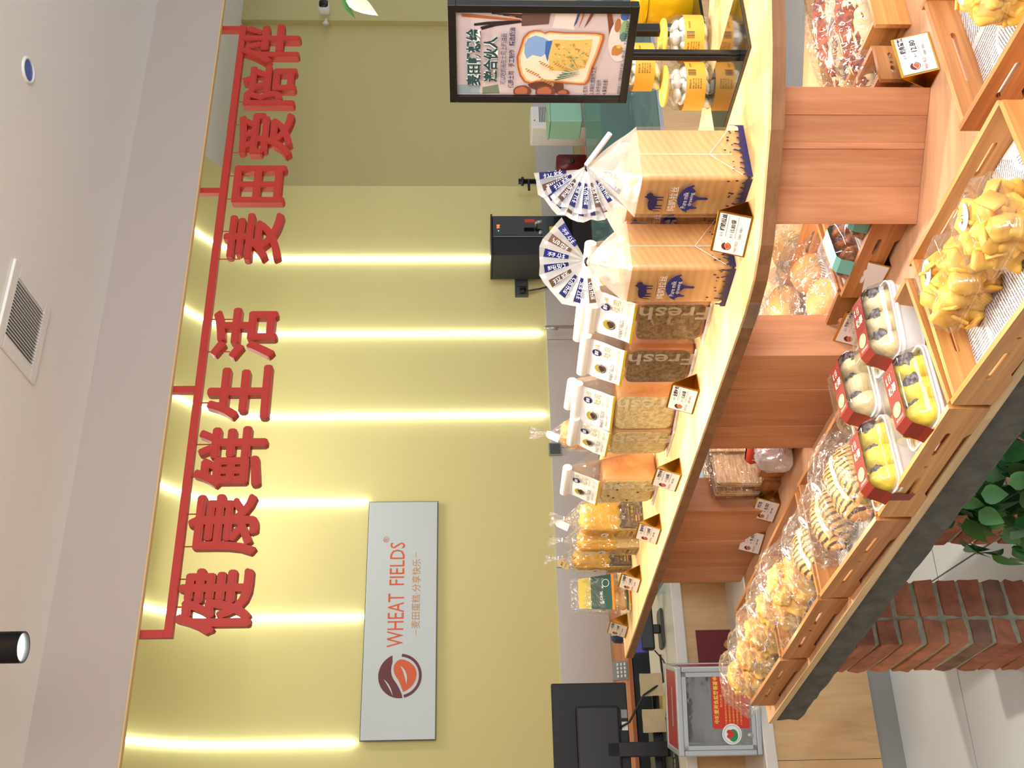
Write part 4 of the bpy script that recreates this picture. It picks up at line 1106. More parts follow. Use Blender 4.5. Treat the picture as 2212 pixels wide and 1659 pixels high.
# ---------------------------------------------------------------- toast bags with white paper tops
TW, TDp = .118, .100
def toast_bag(L, R, label, slice_='grain', side='toast', raisins=0, loc=None, rz=None, H=.155, seed=0, roll_tilt=0):
    if loc is None: loc, rz, w0 = place2(L, R, TOPZ)
    t = thing('toast_bag', label, 'bread', loc, rz, 'toast bags with white paper tops and WHEAT FIELDS print')
    w_, d_ = TW, TDp
    g = rbox(w_ - .010, d_ - .008, H - .012, .010, nz=6, jit=.0006, seed=seed, base=.004)
    b = mk('loaf', g, P[side], t, (.005, .006, 0))
    # front slice face
    f = plate([[(p[0], p[1]) for p in rrect(w_ - .014, H - .022, .016, 0, 5, w_ / 2, H / 2 + .001)]], .0012)
    c = mk('slice_face', f, P[slice_], t, (0, .0052, 0), FRONT)
    rg = random.Random(seed)
    for k in range(raisins):
        mk('raisin', G(True).lathe([(.0005, -.002), (.003, -.001), (.0032, .001), (.0005, .002)], 8, cap=False), P['raisin'], t, (rg.uniform(.015, w_ - .015), .0042, rg.uniform(.02, H - .02)), (math.pi / 2, 0, rg.random()))
    rz1, ry1, rzz = .248, .040, .012
    zt, zw = H, .228
    # clear window, sides and roof
    G1 = G(True)
    nx_ = 9
    front = [[(w_ * i / nx_, -.001 + .003 * math.sin(i * 2.1 + j * 1.3 + seed) * (1 if 0 < i < nx_ else 0), zt * j / 5 + .001) for i in range(nx_ + 1)] for j in range(6)]
    G1.rings(front, cap0=False, cap1=False, closed=False)
    for x, s in ((0, -1), (w_, 1)):
        rows = []
        for j in range(8):
            z = .001 + (zw - .001) * j / 7
            pinch = max(0, (z - H) / (zw - H)); y0 = pinch * .034; y1 = d_ - pinch * (d_ - .050)
            rows.append([(x + s * (.0015 * math.sin(i * 1.9 + j) ) - s * pinch * .012 * math.sin(math.pi * i / 5), y0 + (y1 - y0) * i / 5, z) for i in range(6)])
        G1.rings(rows, cap0=False, cap1=False, closed=False)
    mk('clear_window', G1, P['film'], t)
    # white paper top: front leaf, back leaf, rolled edge
    def leaf(y_a, y_b, z_a, z_b, amp, mat, nm, seed2):
        rows = []
        for j in range(6):
            s = j / 5
            rows.append([(w_ * i / 10, y_a + (y_b - y_a) * s + amp * math.sin(i * .9 + j * .7 + seed2) * math.sin(math.pi * s), z_a + (z_b - z_a) * s) for i in range(11)])
        return mk(nm, G(True).rings(rows, cap0=False, cap1=False, closed=False), mat, t)
    fl_ = leaf(-.0012, .036, zt, zw, .0022, P['paper'], 'paper_front', seed)
    leaf(d_ + .001, .050, .02, zw, .002, P['paper'], 'paper_back', seed + 1)
    st = mk('yellow_stripe', G().box(0, w_, -.0022, -.0014, zt - .0015, zt + .0035), P['yellowline'], t)
    mk('bottom_card', G().box(0, w_, -.0025, .004, .0004, .0045), P['paper'], t)
    zr = zw + .010
    n_ = 14; rings = []
    for i in range(2):
        x = -.004 + i * (w_ + .008)
        rings.append([(x, .042 + .0105 * math.cos(a) , zr + .0125 * math.sin(a)) for a in [2 * math.pi * k / n_ for k in range(n_)]])
    mk('rolled_top', G(True).rings(rings), P['paper'], t, (0, 0, 0), (0, 0, 0), bevel=.0008)
    # print on the paper front leaf
    ang = math.atan2(zw - zt, .037); ll = math.hypot(zw - zt, .037)
    T = Matrix.Translation((0, -.0040, zt)) @ Matrix.Rotation(ang, 4, 'X')
    gm = P['goldtxt']; L_ = []
    def tx(body, x0, x1, y0, y1, m, off=0): L_.append((fit(glyphs(body, 1, off), x0 * w_, x1 * w_, y0 * ll, y1 * ll), T, m))
    E_ = T @ Matrix.Translation((.30 * w_, .64 * ll, 0)) @ Matrix.Diagonal((.115 * w_, .115 * w_, 1, 1))
    for s_, m in ((LUNE, 'goldtxt'), (LEAFO, 'darkcard'), (RING, 'darkcard')): L_.append((plate([s_], .0002), E_, P[m]))
    tx('WHEAT FIELDS', .06, .52, .27, .37, P['darkcard']); tx('麦田蛋糕·分享快乐', .14, .44, .15, .20, P['darkcard'])
    L_.append((plate([circ(.70 * w_, .80 * ll, .085 * w_, .13 * ll, 18, 1, .03)], .0002), T, P['navyprint']))
    L_.append((fit(glyphs('鲜', 1, .01), .64 * w_, .76 * w_, .74 * ll, .86 * ll), T @ Matrix.Translation((0, 0, .0005)), P['whiteprint']))
    tx('烤', .80, .93, .74, .87, gm, .0); tx('吐司', .66, .93, .42, .62, gm, .0); tx('FRESH TOAST BREAD', .66, .93, .33, .37, gm); tx('香甜柔软 口口新鲜', .66, .95, .18, .23, gm)
    mk('print', join_meshes(L_), None, fl_)
    # big word up the window
    wm = fit(glyphs('Fresh', 1, .012), 0, H * .92, 0, .036)
    Tw = Matrix.Translation((w_ * .80 + .018, -.0052, .006)) @ Matrix.Rotation(math.pi / 2, 4, 'X') @ Matrix.Rotation(math.pi / 2, 4, 'Z')
    wm.transform(Tw)
    mk('window_word', wm, P['milkprint'], t)
    return t
P['milkprint'] = film('milky_print', milky=.45, bump=0, gloss=.05)
base_bag = []
def tb(*a, **k): base_bag.append(toast_bag(*a, **k)); return base_bag[-1]
P['grain2'] = bake('grain_crumb_pale', srgb(128, 96, 58), srgb(188, 152, 100), scale=120, bump=.9, bs=160)
P['grainside'] = bake('grain_crust', srgb(176, 104, 58), srgb(212, 148, 92), scale=8, bump=.3, bs=50)
tb((1520, 741), (1542, 652), 'toast bag with brown wholegrain slice, beside the second milk loaf', 'grain', 'grainside', seed=1)
tb((1488, 832), (1509, 748), 'toast bag with brown wholegrain slice, second from the milk loaves', 'grain', 'grainside', seed=2)
pd_, rd_, _ = place2((1457, 932), (1474, 866), TOPZ)
tb(None, None, 'toast bag with golden side crust and pale slice, behind the second price stand', 'crumb', 'toast', loc=pd_, rz=rd_ + .15, seed=3)
pe_, re_, _ = place2((1441, 985), (1459, 930), TOPZ)
tb(None, None, 'toast bag with pale slice between two others, yellow stripe lowest', 'crumb', 'toast', loc=pe_, rz=re_, seed=4)
pf_, rf_, _ = place2((1411, 1089), (1427, 1037), TOPZ)
tb(None, None, 'raisin toast bag with orange side crust, leftmost of the paper-topped bags', 'crumb', 'toast', raisins=8, loc=pf_, rz=rf_ + .06, seed=5)
# second row, seen by their rolled tops
for src, lab, dx in ((0, 'toast bag behind the first wholegrain bag, only its white top showing', .02), (1, 'toast bag behind the second wholegrain bag, white paper back showing', -.01), (3, 'toast bag behind the pale slice bag, white rolled top showing', -.01)):
    o = base_bag[src]; rz = o.rotation_euler.z
    off = Vector((math.cos(rz + math.pi / 2), math.sin(rz + math.pi / 2), 0)) * .112 + Vector((math.cos(rz), math.sin(rz), 0)) * dx
    c = copy_tree(o, None, tuple(o.location + off), rz, lab)

# ---------------------------------------------------------------- yellow breads in clear tied bags
def wavecard(w_, h, n, amp):
    top = [(w_ * i / (n * 4), h + amp * math.sin(2 * math.pi * i / 4 * 1.0)) for i in range(n * 4 + 1)]
    return [(0, 0)] + [(x, z) for x, z in top] + [(w_, 0)]
def crumple_bag(w_, d_, h, neck, seed, mat, frac=.06, nz=8):
    """clear bag standing over a box-shaped bread, gathered above"""
    rg = random.Random(seed); rings = []
    ring0 = rrect(w_ + .006, d_ + .006, .012, 0, 7, w_ / 2, d_ / 2)
    for z, k in ((.001, .98), (.004, 1.0), (h * .5, 1.02), (h * .95, 1.0)):
        rings.append([(w_ / 2 + (x - w_ / 2) * k + rg.uniform(-.002, .002), d_ / 2 + (y - d_ / 2) * k + rg.uniform(-.002, .002), z) for x, y, _ in ring0])
    top = rings[-1]; nx, ny, nz_ = neck
    for i in range(1, nz + 1):
        s = i / nz
        rings.append([(nx + (p[0] - nx) * ((1 - s ** .75 * .93) * (1 + rg.uniform(-.16, .16) * (1 - s * .5))), ny + (p[1] - ny) * ((1 - s ** .75 * .93) * (1 + rg.uniform(-.16, .16))), h + (nz_ - h) * s) for p in top])
    # flare
    for i, (k, dz) in enumerate(((.6, .012), (1.6, .028), (2.3, .042))):
        last = rings[nz + 3]
        rings.append([(nx + (p[0] - nx) * (1 + k * 2) * (1 + rg.uniform(-.3, .3)), ny + (p[1] - ny) * (1 + k * .8) * (1 + rg.uniform(-.3, .3)), nz_ + dz + rg.uniform(-.004, .004)) for p in last])
    return G(False).rings(rings, cap1=False)
def oval_sticker(parent, loc, rot, a=.017, b=.011):
    o = mk('sticker', plate([[(a * math.cos(2 * math.pi * i / 24), b * math.sin(2 * math.pi * i / 24)) for i in range(24)]], .0004), P['whiteprint'], parent, loc, rot)
    L = [(fit(glyphs('麦田', 1, .02), -a * .55, a * .6, -b * .05, b * .45), Matrix.Translation((0, 0, .0006)), P['ink']),
         (fit(glyphs('WHEAT FIELDS', 1), -a * .5, a * .55, -b * .45, -b * .25), Matrix.Translation((0, 0, .0006)), P['ink']),
         (plate([circ(-a * .05, b * .68, a * .12, b * .16, 10)], .0002), Matrix.Translation((0, 0, .0005)), P['ink'])]
    L += [(plate([arc(a * .9, 0, 0, 1)[:1] + [(a * .88 * math.cos(t_), b * .85 * math.sin(t_)) for t_ in [2 * math.pi * i / 24 for i in range(24)]], [(a * .84 * math.cos(t_), b * .80 * math.sin(t_)) for t_ in [2 * math.pi * i / 24 for i in range(24)]]], .0001), Matrix.Translation((0, 0, .0005)), P['ink'])][:0]
    mk('sticker_print', join_meshes(L), None, o)
    return o
def yellow_bread(corner, deg, label, seed, dark=True, big=1.0, stk=True):
    loc = on_z(corner[0], corner[1], TOPZ)
    w_, d_ = .072 * big, .092 * big; H = .172
    t = thing('yellow_bread_bag', label, 'bread', loc, math.radians(deg), 'yellow breads in clear tied bags')
    # bread: pleated upright cake
    rg = random.Random(seed)
    def fold(p):
        a = math.atan2(p[1] - d_ / 2, p[0] - w_ / 2)
        k = 1 + .07 * math.cos(a * 8 + seed) + .03 * math.sin(p[2] * 60 + a * 3)
        return (w_ / 2 + (p[0] - w_ / 2) * k, d_ / 2 + (p[1] - d_ / 2) * k, p[2] + .004 * math.sin(a * 5))
    mk('bread', rbox(w_ - .008, d_ - .008, H, .022, nz=8, n=6, wave=fold, base=.004), P['yellowbread'], t, (.004, .004, 0))
    # card tray with scalloped edge: front (dark) and left (kraft)
    h = .066
    c1 = plate([wavecard(w_, h, 3, .004)], .0008); c2 = plate([wavecard(d_, h, 4, .004)], .0008)
    a = mk('card_front', c1, P['darkcard'] if dark else P['kraft'], t, (0, -.0005, 0), FRONT)
    b = mk('card_side', c2, P['kraft'], t, (-.0005, d_, 0), (math.pi / 2, 0, -math.pi / 2))
    L = [(fit(glyphs('FANTUAN BAKERY', 1), w_ * .2, w_ * .9, .040, .044), Matrix.Translation((0, 0, .0012)), P['goldtxt']), (fit(glyphs('手工面包', 1, .02), w_ * .25, w_ * .8, .028, .035), Matrix.Translation((0, 0, .0012)), P['goldtxt'])]
    for k, m in ((0, 'amber'), (1, 'yellowline')): L.append((plate([[(p[0], p[1]) for p in rrect(.018, .004, .002, 0, 3, w_ * .35 , .012 + .008 * k)]], .0002), Matrix.Translation((0, 0, .0012)), P[m]))
    mk('print', join_meshes(L), None, a)
    L = [(fit(glyphs('PANEM', 1, .01), d_ * .3, d_ * .75, .026, .034), Matrix.Translation((0, 0, .0012)), P['ink']), (fit(glyphs('健康 鲜 生活', 1), d_ * .2, d_ * .8, .014, .019), Matrix.Translation((0, 0, .0012)), P['ink']),
         (fit(glyphs('Danish & Toast', 1), d_ * .3, d_ * .8, .042, .047), Matrix.Translation((0, 0, .0012)), P['ink'])]
    mk('print', join_meshes(L), None, b)
    if stk: oval_sticker(t, (-.0042, d_ * .5, .106), (math.pi / 2, 0, -math.pi / 2))
    nk = (w_ * .55, d_ * .5, H + .05)
    mk('bag', crumple_bag(w_, d_, H, nk, seed, None), P['film2'], t)
    mk('tie', G(True).tube([(nk[0] + .006 * math.cos(q), nk[1] + .006 * math.sin(q), nk[2]) for q in [i * math.pi / 5 for i in range(11)]], .0016, 5), P['ribbon'], t)
    return t, nk
def hang_tag(t, nk, direction, lines=False, mat='ribbon'):
    d = Vector(direction); L_ = d.length
    mk('tag_cord', G().tube([nk, tuple(Vector(nk) + d * .3)], .0008, 5), P['ribbon'], t)
    me = plate([[(-.011, 0), (-.005, .008), (.005, .008), (.011, 0), (.011, -.032), (-.011, -.032)]], .0006)
    o = mk('hang_tag', me, P[mat], t, tuple(Vector(nk) + d * .5), (math.pi / 2, math.radians(25), math.radians(-12)))
    if lines: mk('print', join_meshes([(fit(glyphs('鲜烤', 1, .03), -.006, .006, -.012, -.004), Matrix.Translation((0, 0, .001)), P['ink']), (fit(glyphs('2026.04.20', 1), -.008, .008, -.022, -.018), Matrix.Translation((0, 0, .001)), P['ink'])]), None, o)
y1_ = yellow_bread((1391, 1141), 24, 'yellow pleated bread in a dark card tray, tallest of its row', 1, True, 1.18, True)
y2_ = yellow_bread((1381, 1182), 24, 'yellow pleated bread in a kraft card tray, middle of the yellow row', 2, False, .9)
y3_ = yellow_bread((1365, 1222), 24, 'yellow pleated bread with an oval sticker, left end of the yellow row', 3, True, .9)
hang_tag(y1_[0], y1_[1], (-.03, -.01, .035)); hang_tag(y3_[0], y3_[1], (-.03, -.02, -.006), True, 'kraft')
yb = yellow_bread((1408, 1062), 24, 'orange-topped bread bag with a white hang tag, behind the raisin toast', 6, True, 1.0, False)
yb[0].location = Vector(yb[0].location) + TI * .13 + Vector((.03, .03, 0))
for ch in yb[0].children:
    if ch.name.startswith('bread'): ch.data.materials[0] = P['toast']; ch.scale = (1, 1, 1.32)
    if ch.name.startswith('bag'): ch.scale = (1, 1, 1.22)
    if ch.name.startswith('tie'): ch.location.z = yb[1][2] * .22
hang_tag(yb[0], (yb[1][0], yb[1][1], yb[1][2] * 1.22), (-.02, -.03, -.004))
# green label bag at the end
loc = on_z(1362, 1272, TOPZ)
t = thing('bread_bag', 'clear bag of brown rolls with a dark green label, leftmost on the top shelf', 'bread', loc, math.radians(20))
rg = random.Random(5)
for k in range(6):
    mk('roll', G(True).lathe([(.0005, 0), (.022, .003), (.030, .016), (.026, .030), (.0005, .036)], 16, cap=False), P['pineapple'], t, (-.035 + (k % 2) * .045, .03 + .01 * (k % 2), .003 + (k // 2) * .030), (rg.uniform(-.3, .3), rg.uniform(-.3, .3), 0))
rings = [[(x * s1 - .012, y * s2 + .032, z) for x, y, _ in rrect(.115, .085, .02, 0, 6)] for z, s1, s2 in ((.001, .95, .95), (.006, 1, 1), (.06, 1.02, 1.03), (.105, .95, .7), (.135, .92, .35), (.165, .9, .08), (.185, .88, .02))]
mk('bag', G(False).rings([[(p[0] + rg.uniform(-.002, .002), p[1] + rg.uniform(-.002, .002), p[2]) for p in r] for r in rings]), P['film2'], t)
lb = mk('green_label', G().add([(-.063, -.014, .062), (.044, -.014, .062), (.040, .016, .122), (-.058, .016, .122)], [(0, 1, 2, 3)]), P['green'], t)
mk('orange_band', G().box(-.064, .045, -.0145, -.0125, .053, .061), P['amber'], t)
mk('orange_band', G().box(-.066, .046, -.0145, -.0125, .004, .009), P['amber'], t)
mk('green_band', G().box(-.066, .046, -.0143, -.0125, .010, .016), P['green'], t)
Tl = Matrix.Translation((0, -.0155, .062)) @ Matrix.Rotation(math.atan2(.06, .030), 4, 'X')
mk('print', join_meshes([(fit(glyphs('JLOHK', 1, .02), -.045, -.005, .026, .038), Tl, P['whiteprint']), (plate([circ(.018, .018, .012, .012, 20), circ(.018, .018, .0105, .0105, 20)], .0002), Tl, P['whiteprint'])]), None, lb)
mk('yellow_top', G().add([(-.058, .016, .122), (.040, .016, .122), (.036, .024, .160), (-.054, .024, .160)], [(0, 1, 2, 3)]), P['yellowline'], t)
# ---------------------------------------------------------------- slotted pine crates on the lower tier
CH, CT = .063, .009
def slot(cx, cz, L, r=.0042, n=5):
    a = [(cx + L / 2 - r + r * math.cos(t), cz + r * math.sin(t)) for t in [-math.pi / 2 + math.pi * i / n for i in range(n + 1)]]
    b = [(cx - L / 2 + r + r * math.cos(t), cz + r * math.sin(t)) for t in [math.pi / 2 + math.pi * i / n for i in range(n + 1)]]
    return a + b
def hole(cx, cz, r=.0032): return [(cx + r * math.cos(t), cz + r * math.sin(t)) for t in [2 * math.pi * i / 10 for i in range(10)]]
def wall_mesh(L, short=False):
    key = ('w', round(L, 3), short)
    if key in _cc: return _cc[key]
    nt_ = [(0, 0), (L * .20, 0), (L * .24, .009), (L * .76, .009), (L * .80, 0), (L, 0), (L, CH), (0, CH)]
    if short: hs = [slot(L * .5, CH * .60, L * .42)]
    else: hs = [slot(L * .30, CH * .60, L * .20), slot(L * .70, CH * .60, L * .20), hole(L * .5, CH * .60)]
    me = plate([nt_] + hs, CT); me.materials.append(P['crate']); _cc[key] = me
    return me
def crate(loc, rz, L, Wd, label, mat='crate', paper=True, shift=0):
    t = thing('slotted_crate', label, 'crate', (loc[0], loc[1], LOWZ), rz)
    def b(me, x, y, r):
        o = mk('side_board', me, None, t, (x, y, .0005), (math.pi / 2, 0, r)); o.data = me
        if mat != 'crate': o.data = me.copy(); o.data.materials[0] = P[mat]
        bv = o.modifiers.new('b', 'BEVEL'); bv.width = .0008; bv.segments = 1; bv.limit_method = 'ANGLE'
    b(wall_mesh(L), 0, CT, 0); b(wall_mesh(L), 0, Wd, 0)
    b(wall_mesh(Wd - 2 * CT, True), CT, CT, math.pi / 2); b(wall_mesh(Wd - 2 * CT, True), L, CT, math.pi / 2)
    mk('base_panel', G().box(CT, L - CT, CT, Wd - CT, .010, .014), P[mat], t)
    if paper:
        s = thing('newspaper_sheet', 'newsprint liner in the ' + label.split(',')[0], 'paper', (loc[0], loc[1], LOWZ + .0145), rz)
        rows = []; nn = 12
        for j in range(nn + 1):
            y = CT + .001 + (Wd - 2 * CT - .002) * j / nn
            rows.append([(CT + .001 + (L - 2 * CT - .002) * i / nn, y, .0012 + .022 * max(0, (abs(i / nn - .5) - .42) / .08) ** 2 * (i > nn / 2) + .0012 * math.sin(i * 1.3 + j * .8)) for i in range(nn + 1)])
        mk('sheet', G(True).rings(rows, cap0=False, cap1=False, closed=False), P['news'], s)
        big = fit(glyphs('in country', 1), L * .25, L * .62, 0, .018)
        if shift == 2: mk('lettering', big, P['ink'], s, (0, Wd * .5, .003), (0, 0, 0))
    return t
RZR = LOWZ + CH
def cr2(L, R, label, **k):
    loc, rz, w_ = place2(L, R, RZR)
    ln = k.pop('ln', None) or w_ + .001
    dp = k.pop('dp', .262)
    return crate(loc, rz, ln, dp, label, **k), loc, rz
def cr2r(L, R, label, ln, **k):   # anchored at its right end
    a, rz, w_ = place2(L, R, RZR); r_ = on_z(R[0], R[1], RZR)
    loc = r_ - Vector((math.cos(rz), math.sin(rz), 0)) * ln
    return crate(loc, rz, ln, k.pop('dp', .262), label, **k), loc, rz
pA = on_z(1966, 558, RZR); pB = on_z(2171, 187, RZR); pC = on_z(2056, 875, RZR)
rzF1 = math.atan2((pB - pA).y, (pB - pA).x)
F1 = crate(pC, rzF1, .34, (pA - pC).length, 'front crate under the clear boxes of yellow cookies', mat='crate2')
F2 = cr2((1898, 1117), (2050, 884), 'front crate under the maroon-banded cake boxes', mat='crate2')
F3 = cr2((1772, 1291), (1893, 1125), 'front crate under the chocolate-striped breads')
F4 = cr2((1689, 1422), (1768, 1297), 'front crate under the golden pastries, right half')
F5 = cr2((1621, 1525), (1685, 1428), 'leftmost front crate, at the end of the dark slab')
R2 = cr2((2074, 283), (2212, 50), 'newspaper-lined crate at the right, in front of the 12.80 price stand', ln=.33, shift=2)
R1 = cr2((1893, 52), (1880, 0), 'crate of two red-crumbed breads at the top right', ln=.36, mat='crate2')
R1b = cr2r((1908, 187), (1888, 99), 'small crate corner beside the first wooden support', .075, dp=.2)
B1 = cr2((1817, 643), (1886, 486), 'rear crate under the teal-banded boxes', ln=.20)
B2 = cr2r((1760, 766), (1811, 637), 'rear crate under the bagged pineapple buns', .33)
B3 = cr2((1638, 1030), (1663, 972), 'rear crate with the red bag, between the middle and left supports', ln=.22, dp=.2, paper=False)
B4 = cr2r((1607, 1103), (1634, 1046), 'rear crate of wrapped sandwiches beside the left support', .24, dp=.2, paper=False)

# ---------------------------------------------------------------- helpers for food
def blob(sx, sy, sz, seed=0, amp=.08, fr=2.0, sub=4, flat=.3, mat=None):
    key = ('b', sx, sy, sz, seed, amp, fr, sub, flat, mat.name if mat else '')
    if key in _cc: return _cc[key]
    bm = bmesh.new(); bmesh.ops.create_icosphere(bm, subdivisions=sub, radius=1)
    off = Vector((seed * 7.3, seed * 3.1, seed))
    for v in bm.verts:
        k = 1 + amp * noise.noise(v.co * fr + off) + amp * .4 * noise.noise(v.co * fr * 2.7 + off)
        p = v.co * k
        z = p.z if p.z > -flat else -flat - (abs(p.z) - flat) * .12
        v.co = Vector((p.x * sx, p.y * sy, (z + flat + .08) * sz))
    me = bpy.data.meshes.new('blob'); bm.to_mesh(me); bm.free()
    me.polygons.foreach_set('use_smooth', [True] * len(me.polygons))
    if mat: me.materials.append(mat)
    _cc[key] = me
    return me
def bagmesh(sx, sy, sz, seed, mat, tail=0.0, sub=4):
    """crumpled pillow bag around a bread lying on z=0; flat tail fin toward +y"""
    bm = bmesh.new(); bmesh.ops.create_icosphere(bm, subdivisions=sub, radius=1)
    off = Vector((seed * 5.7, seed, seed * 2.2))
    for v in bm.verts:
        c = v.co
        k = (abs(c.x) ** 2.6 + abs(c.y) ** 2.6 + abs(c.z) ** 2.6) ** (-1 / 2.6)
        p = c * k
        rr = .07 * abs(noise.noise(p * 2.6 + off)) + .035 * noise.noise(p * 7 + off) + .018 * noise.noise(p * 15 + off)
        p = p * (1 - rr * 1.4 + .02)
        if abs(p.y) > .62:                      # pinched ends
            q = (abs(p.y) - .62) / .38; p.z *= (1 - .78 * q ** .8); p.y += math.copysign(tail * q, p.y)
        z = p.z if p.z > -.55 else -.55 - (abs(p.z) - .55) * .1
        v.co = Vector((p.x * sx, p.y * sy, (z + .60) * sz))
    me = bpy.data.meshes.new('bag'); bm.to_mesh(me); bm.free()
    me.materials.append(mat)
    me.polygons.foreach_set('use_smooth', [i % 3 != 0 for i in range(len(me.polygons))])
    return me
def spos(x, y, z, push=0):
    p = on_z(x, y, z); return Vector((p.x, p.y, LOWZ + .0155))
DT = math.atan2(TI.y, TI.x)
# chocolate-striped breads in clear bags
def striped_bread(px, label, rz, seed, lean=0.0, s=1.0):
    p = spos(px[0], px[1], LOWZ + .045)
    t = thing('striped_bread_bag', label, 'bread', p, (lean, 0, rz), 'chocolate-striped breads in clear bags')
    mk('bread', blob(.040 * s, .072 * s, .040 * s, seed, .10, 1.6, 4, .5, P['choc']), None, t, (-.016, 0, .002))
    mk('bread', blob(.036 * s, .066 * s, .036 * s, seed + 1, .10, 1.6, 4, .5, P['choc']), None, t, (.030, -.004, .002))
    mk('cream_split', blob(.012 * s, .056 * s, .016 * s, seed + 2, .3, 3.5, 3, .5, P['cream']), None, t, (.008, 0, .034 * s))
    mk('bag', bagmesh(.082 * s, .098 * s, .056 * s, seed, P['film2'], .06), None, t)
    oval_sticker(t, (-.030, .01, .0785 * s), (math.radians(-4), math.radians(-24), math.radians(95)), .016, .0095)
    return t
striped_bread((1838, 1040), 'chocolate-striped bread bag beside the maroon-banded cake boxes, largest', TR + .25, 1, 0, 1.12)
striped_bread((1792, 1118), 'chocolate-striped bread bag in the middle of its row of three', TR + .15, 4, 0, .95)
striped_bread((1752, 1188), 'chocolate-striped bread bag nearest the golden pastries', TR + .1, 7, 0, .95)
def pastry_bag(px, label, rz, seed, s=1.0, m='pastry', up=0):
    p = spos(px[0], px[1], LOWZ + .05); p.z += up
    t = thing('pastry_bag', label, 'bread', p, rz, 'golden pastries in clear bags')
    rg = random.Random(seed)
    for k in range(3):
        mk('pastry', blob(.030 * s, .055 * s, .036 * s, seed + k, .22, 3.0, 4, .5, P[m]), None, t, ((k - 1) * .036, rg.uniform(-.012, .012), .002), (0, 0, rg.uniform(-.3, .3)))
    mk('pastry', blob(.034 * s, .045 * s, .028 * s, seed + 5, .25, 3.2, 4, .5, P[m]), None, t, (.0, .0, .042 * s), (0, 0, rg.uniform(-.5, .5)))
    mk('bag', bagmesh(.078 * s, .100 * s, .066 * s, seed, P['film2'], .05), None, t)
    oval_sticker(t, (-.034, .006, .090 * s), (math.radians(-4), math.radians(-26), math.radians(95)), .016, .0095)
    return t
P['croissant'] = bake('croissant', srgb(196, 118, 44), srgb(246, 204, 104), c3=srgb(230, 168, 70), scale=12, bump=.5, bs=30)
pastry_bag((1712, 1262), 'bag of braided golden croissant pastries, rightmost of the golden bags', TR + .1, 11, 1.05, 'croissant')
pastry_bag((1682, 1314), 'golden pastry bag, second from the striped breads', TR, 13)
pastry_bag((1657, 1366), 'golden crumbly pastry bag, third from the striped breads', TR, 15)
pastry_bag((1634, 1414), 'golden pastry bag, next to last before the slab end', TR, 17, .98)
pastry_bag((1614, 1462), 'golden pastry bag, leftmost, at the end of the dark slab', TR - .1, 19, .98)

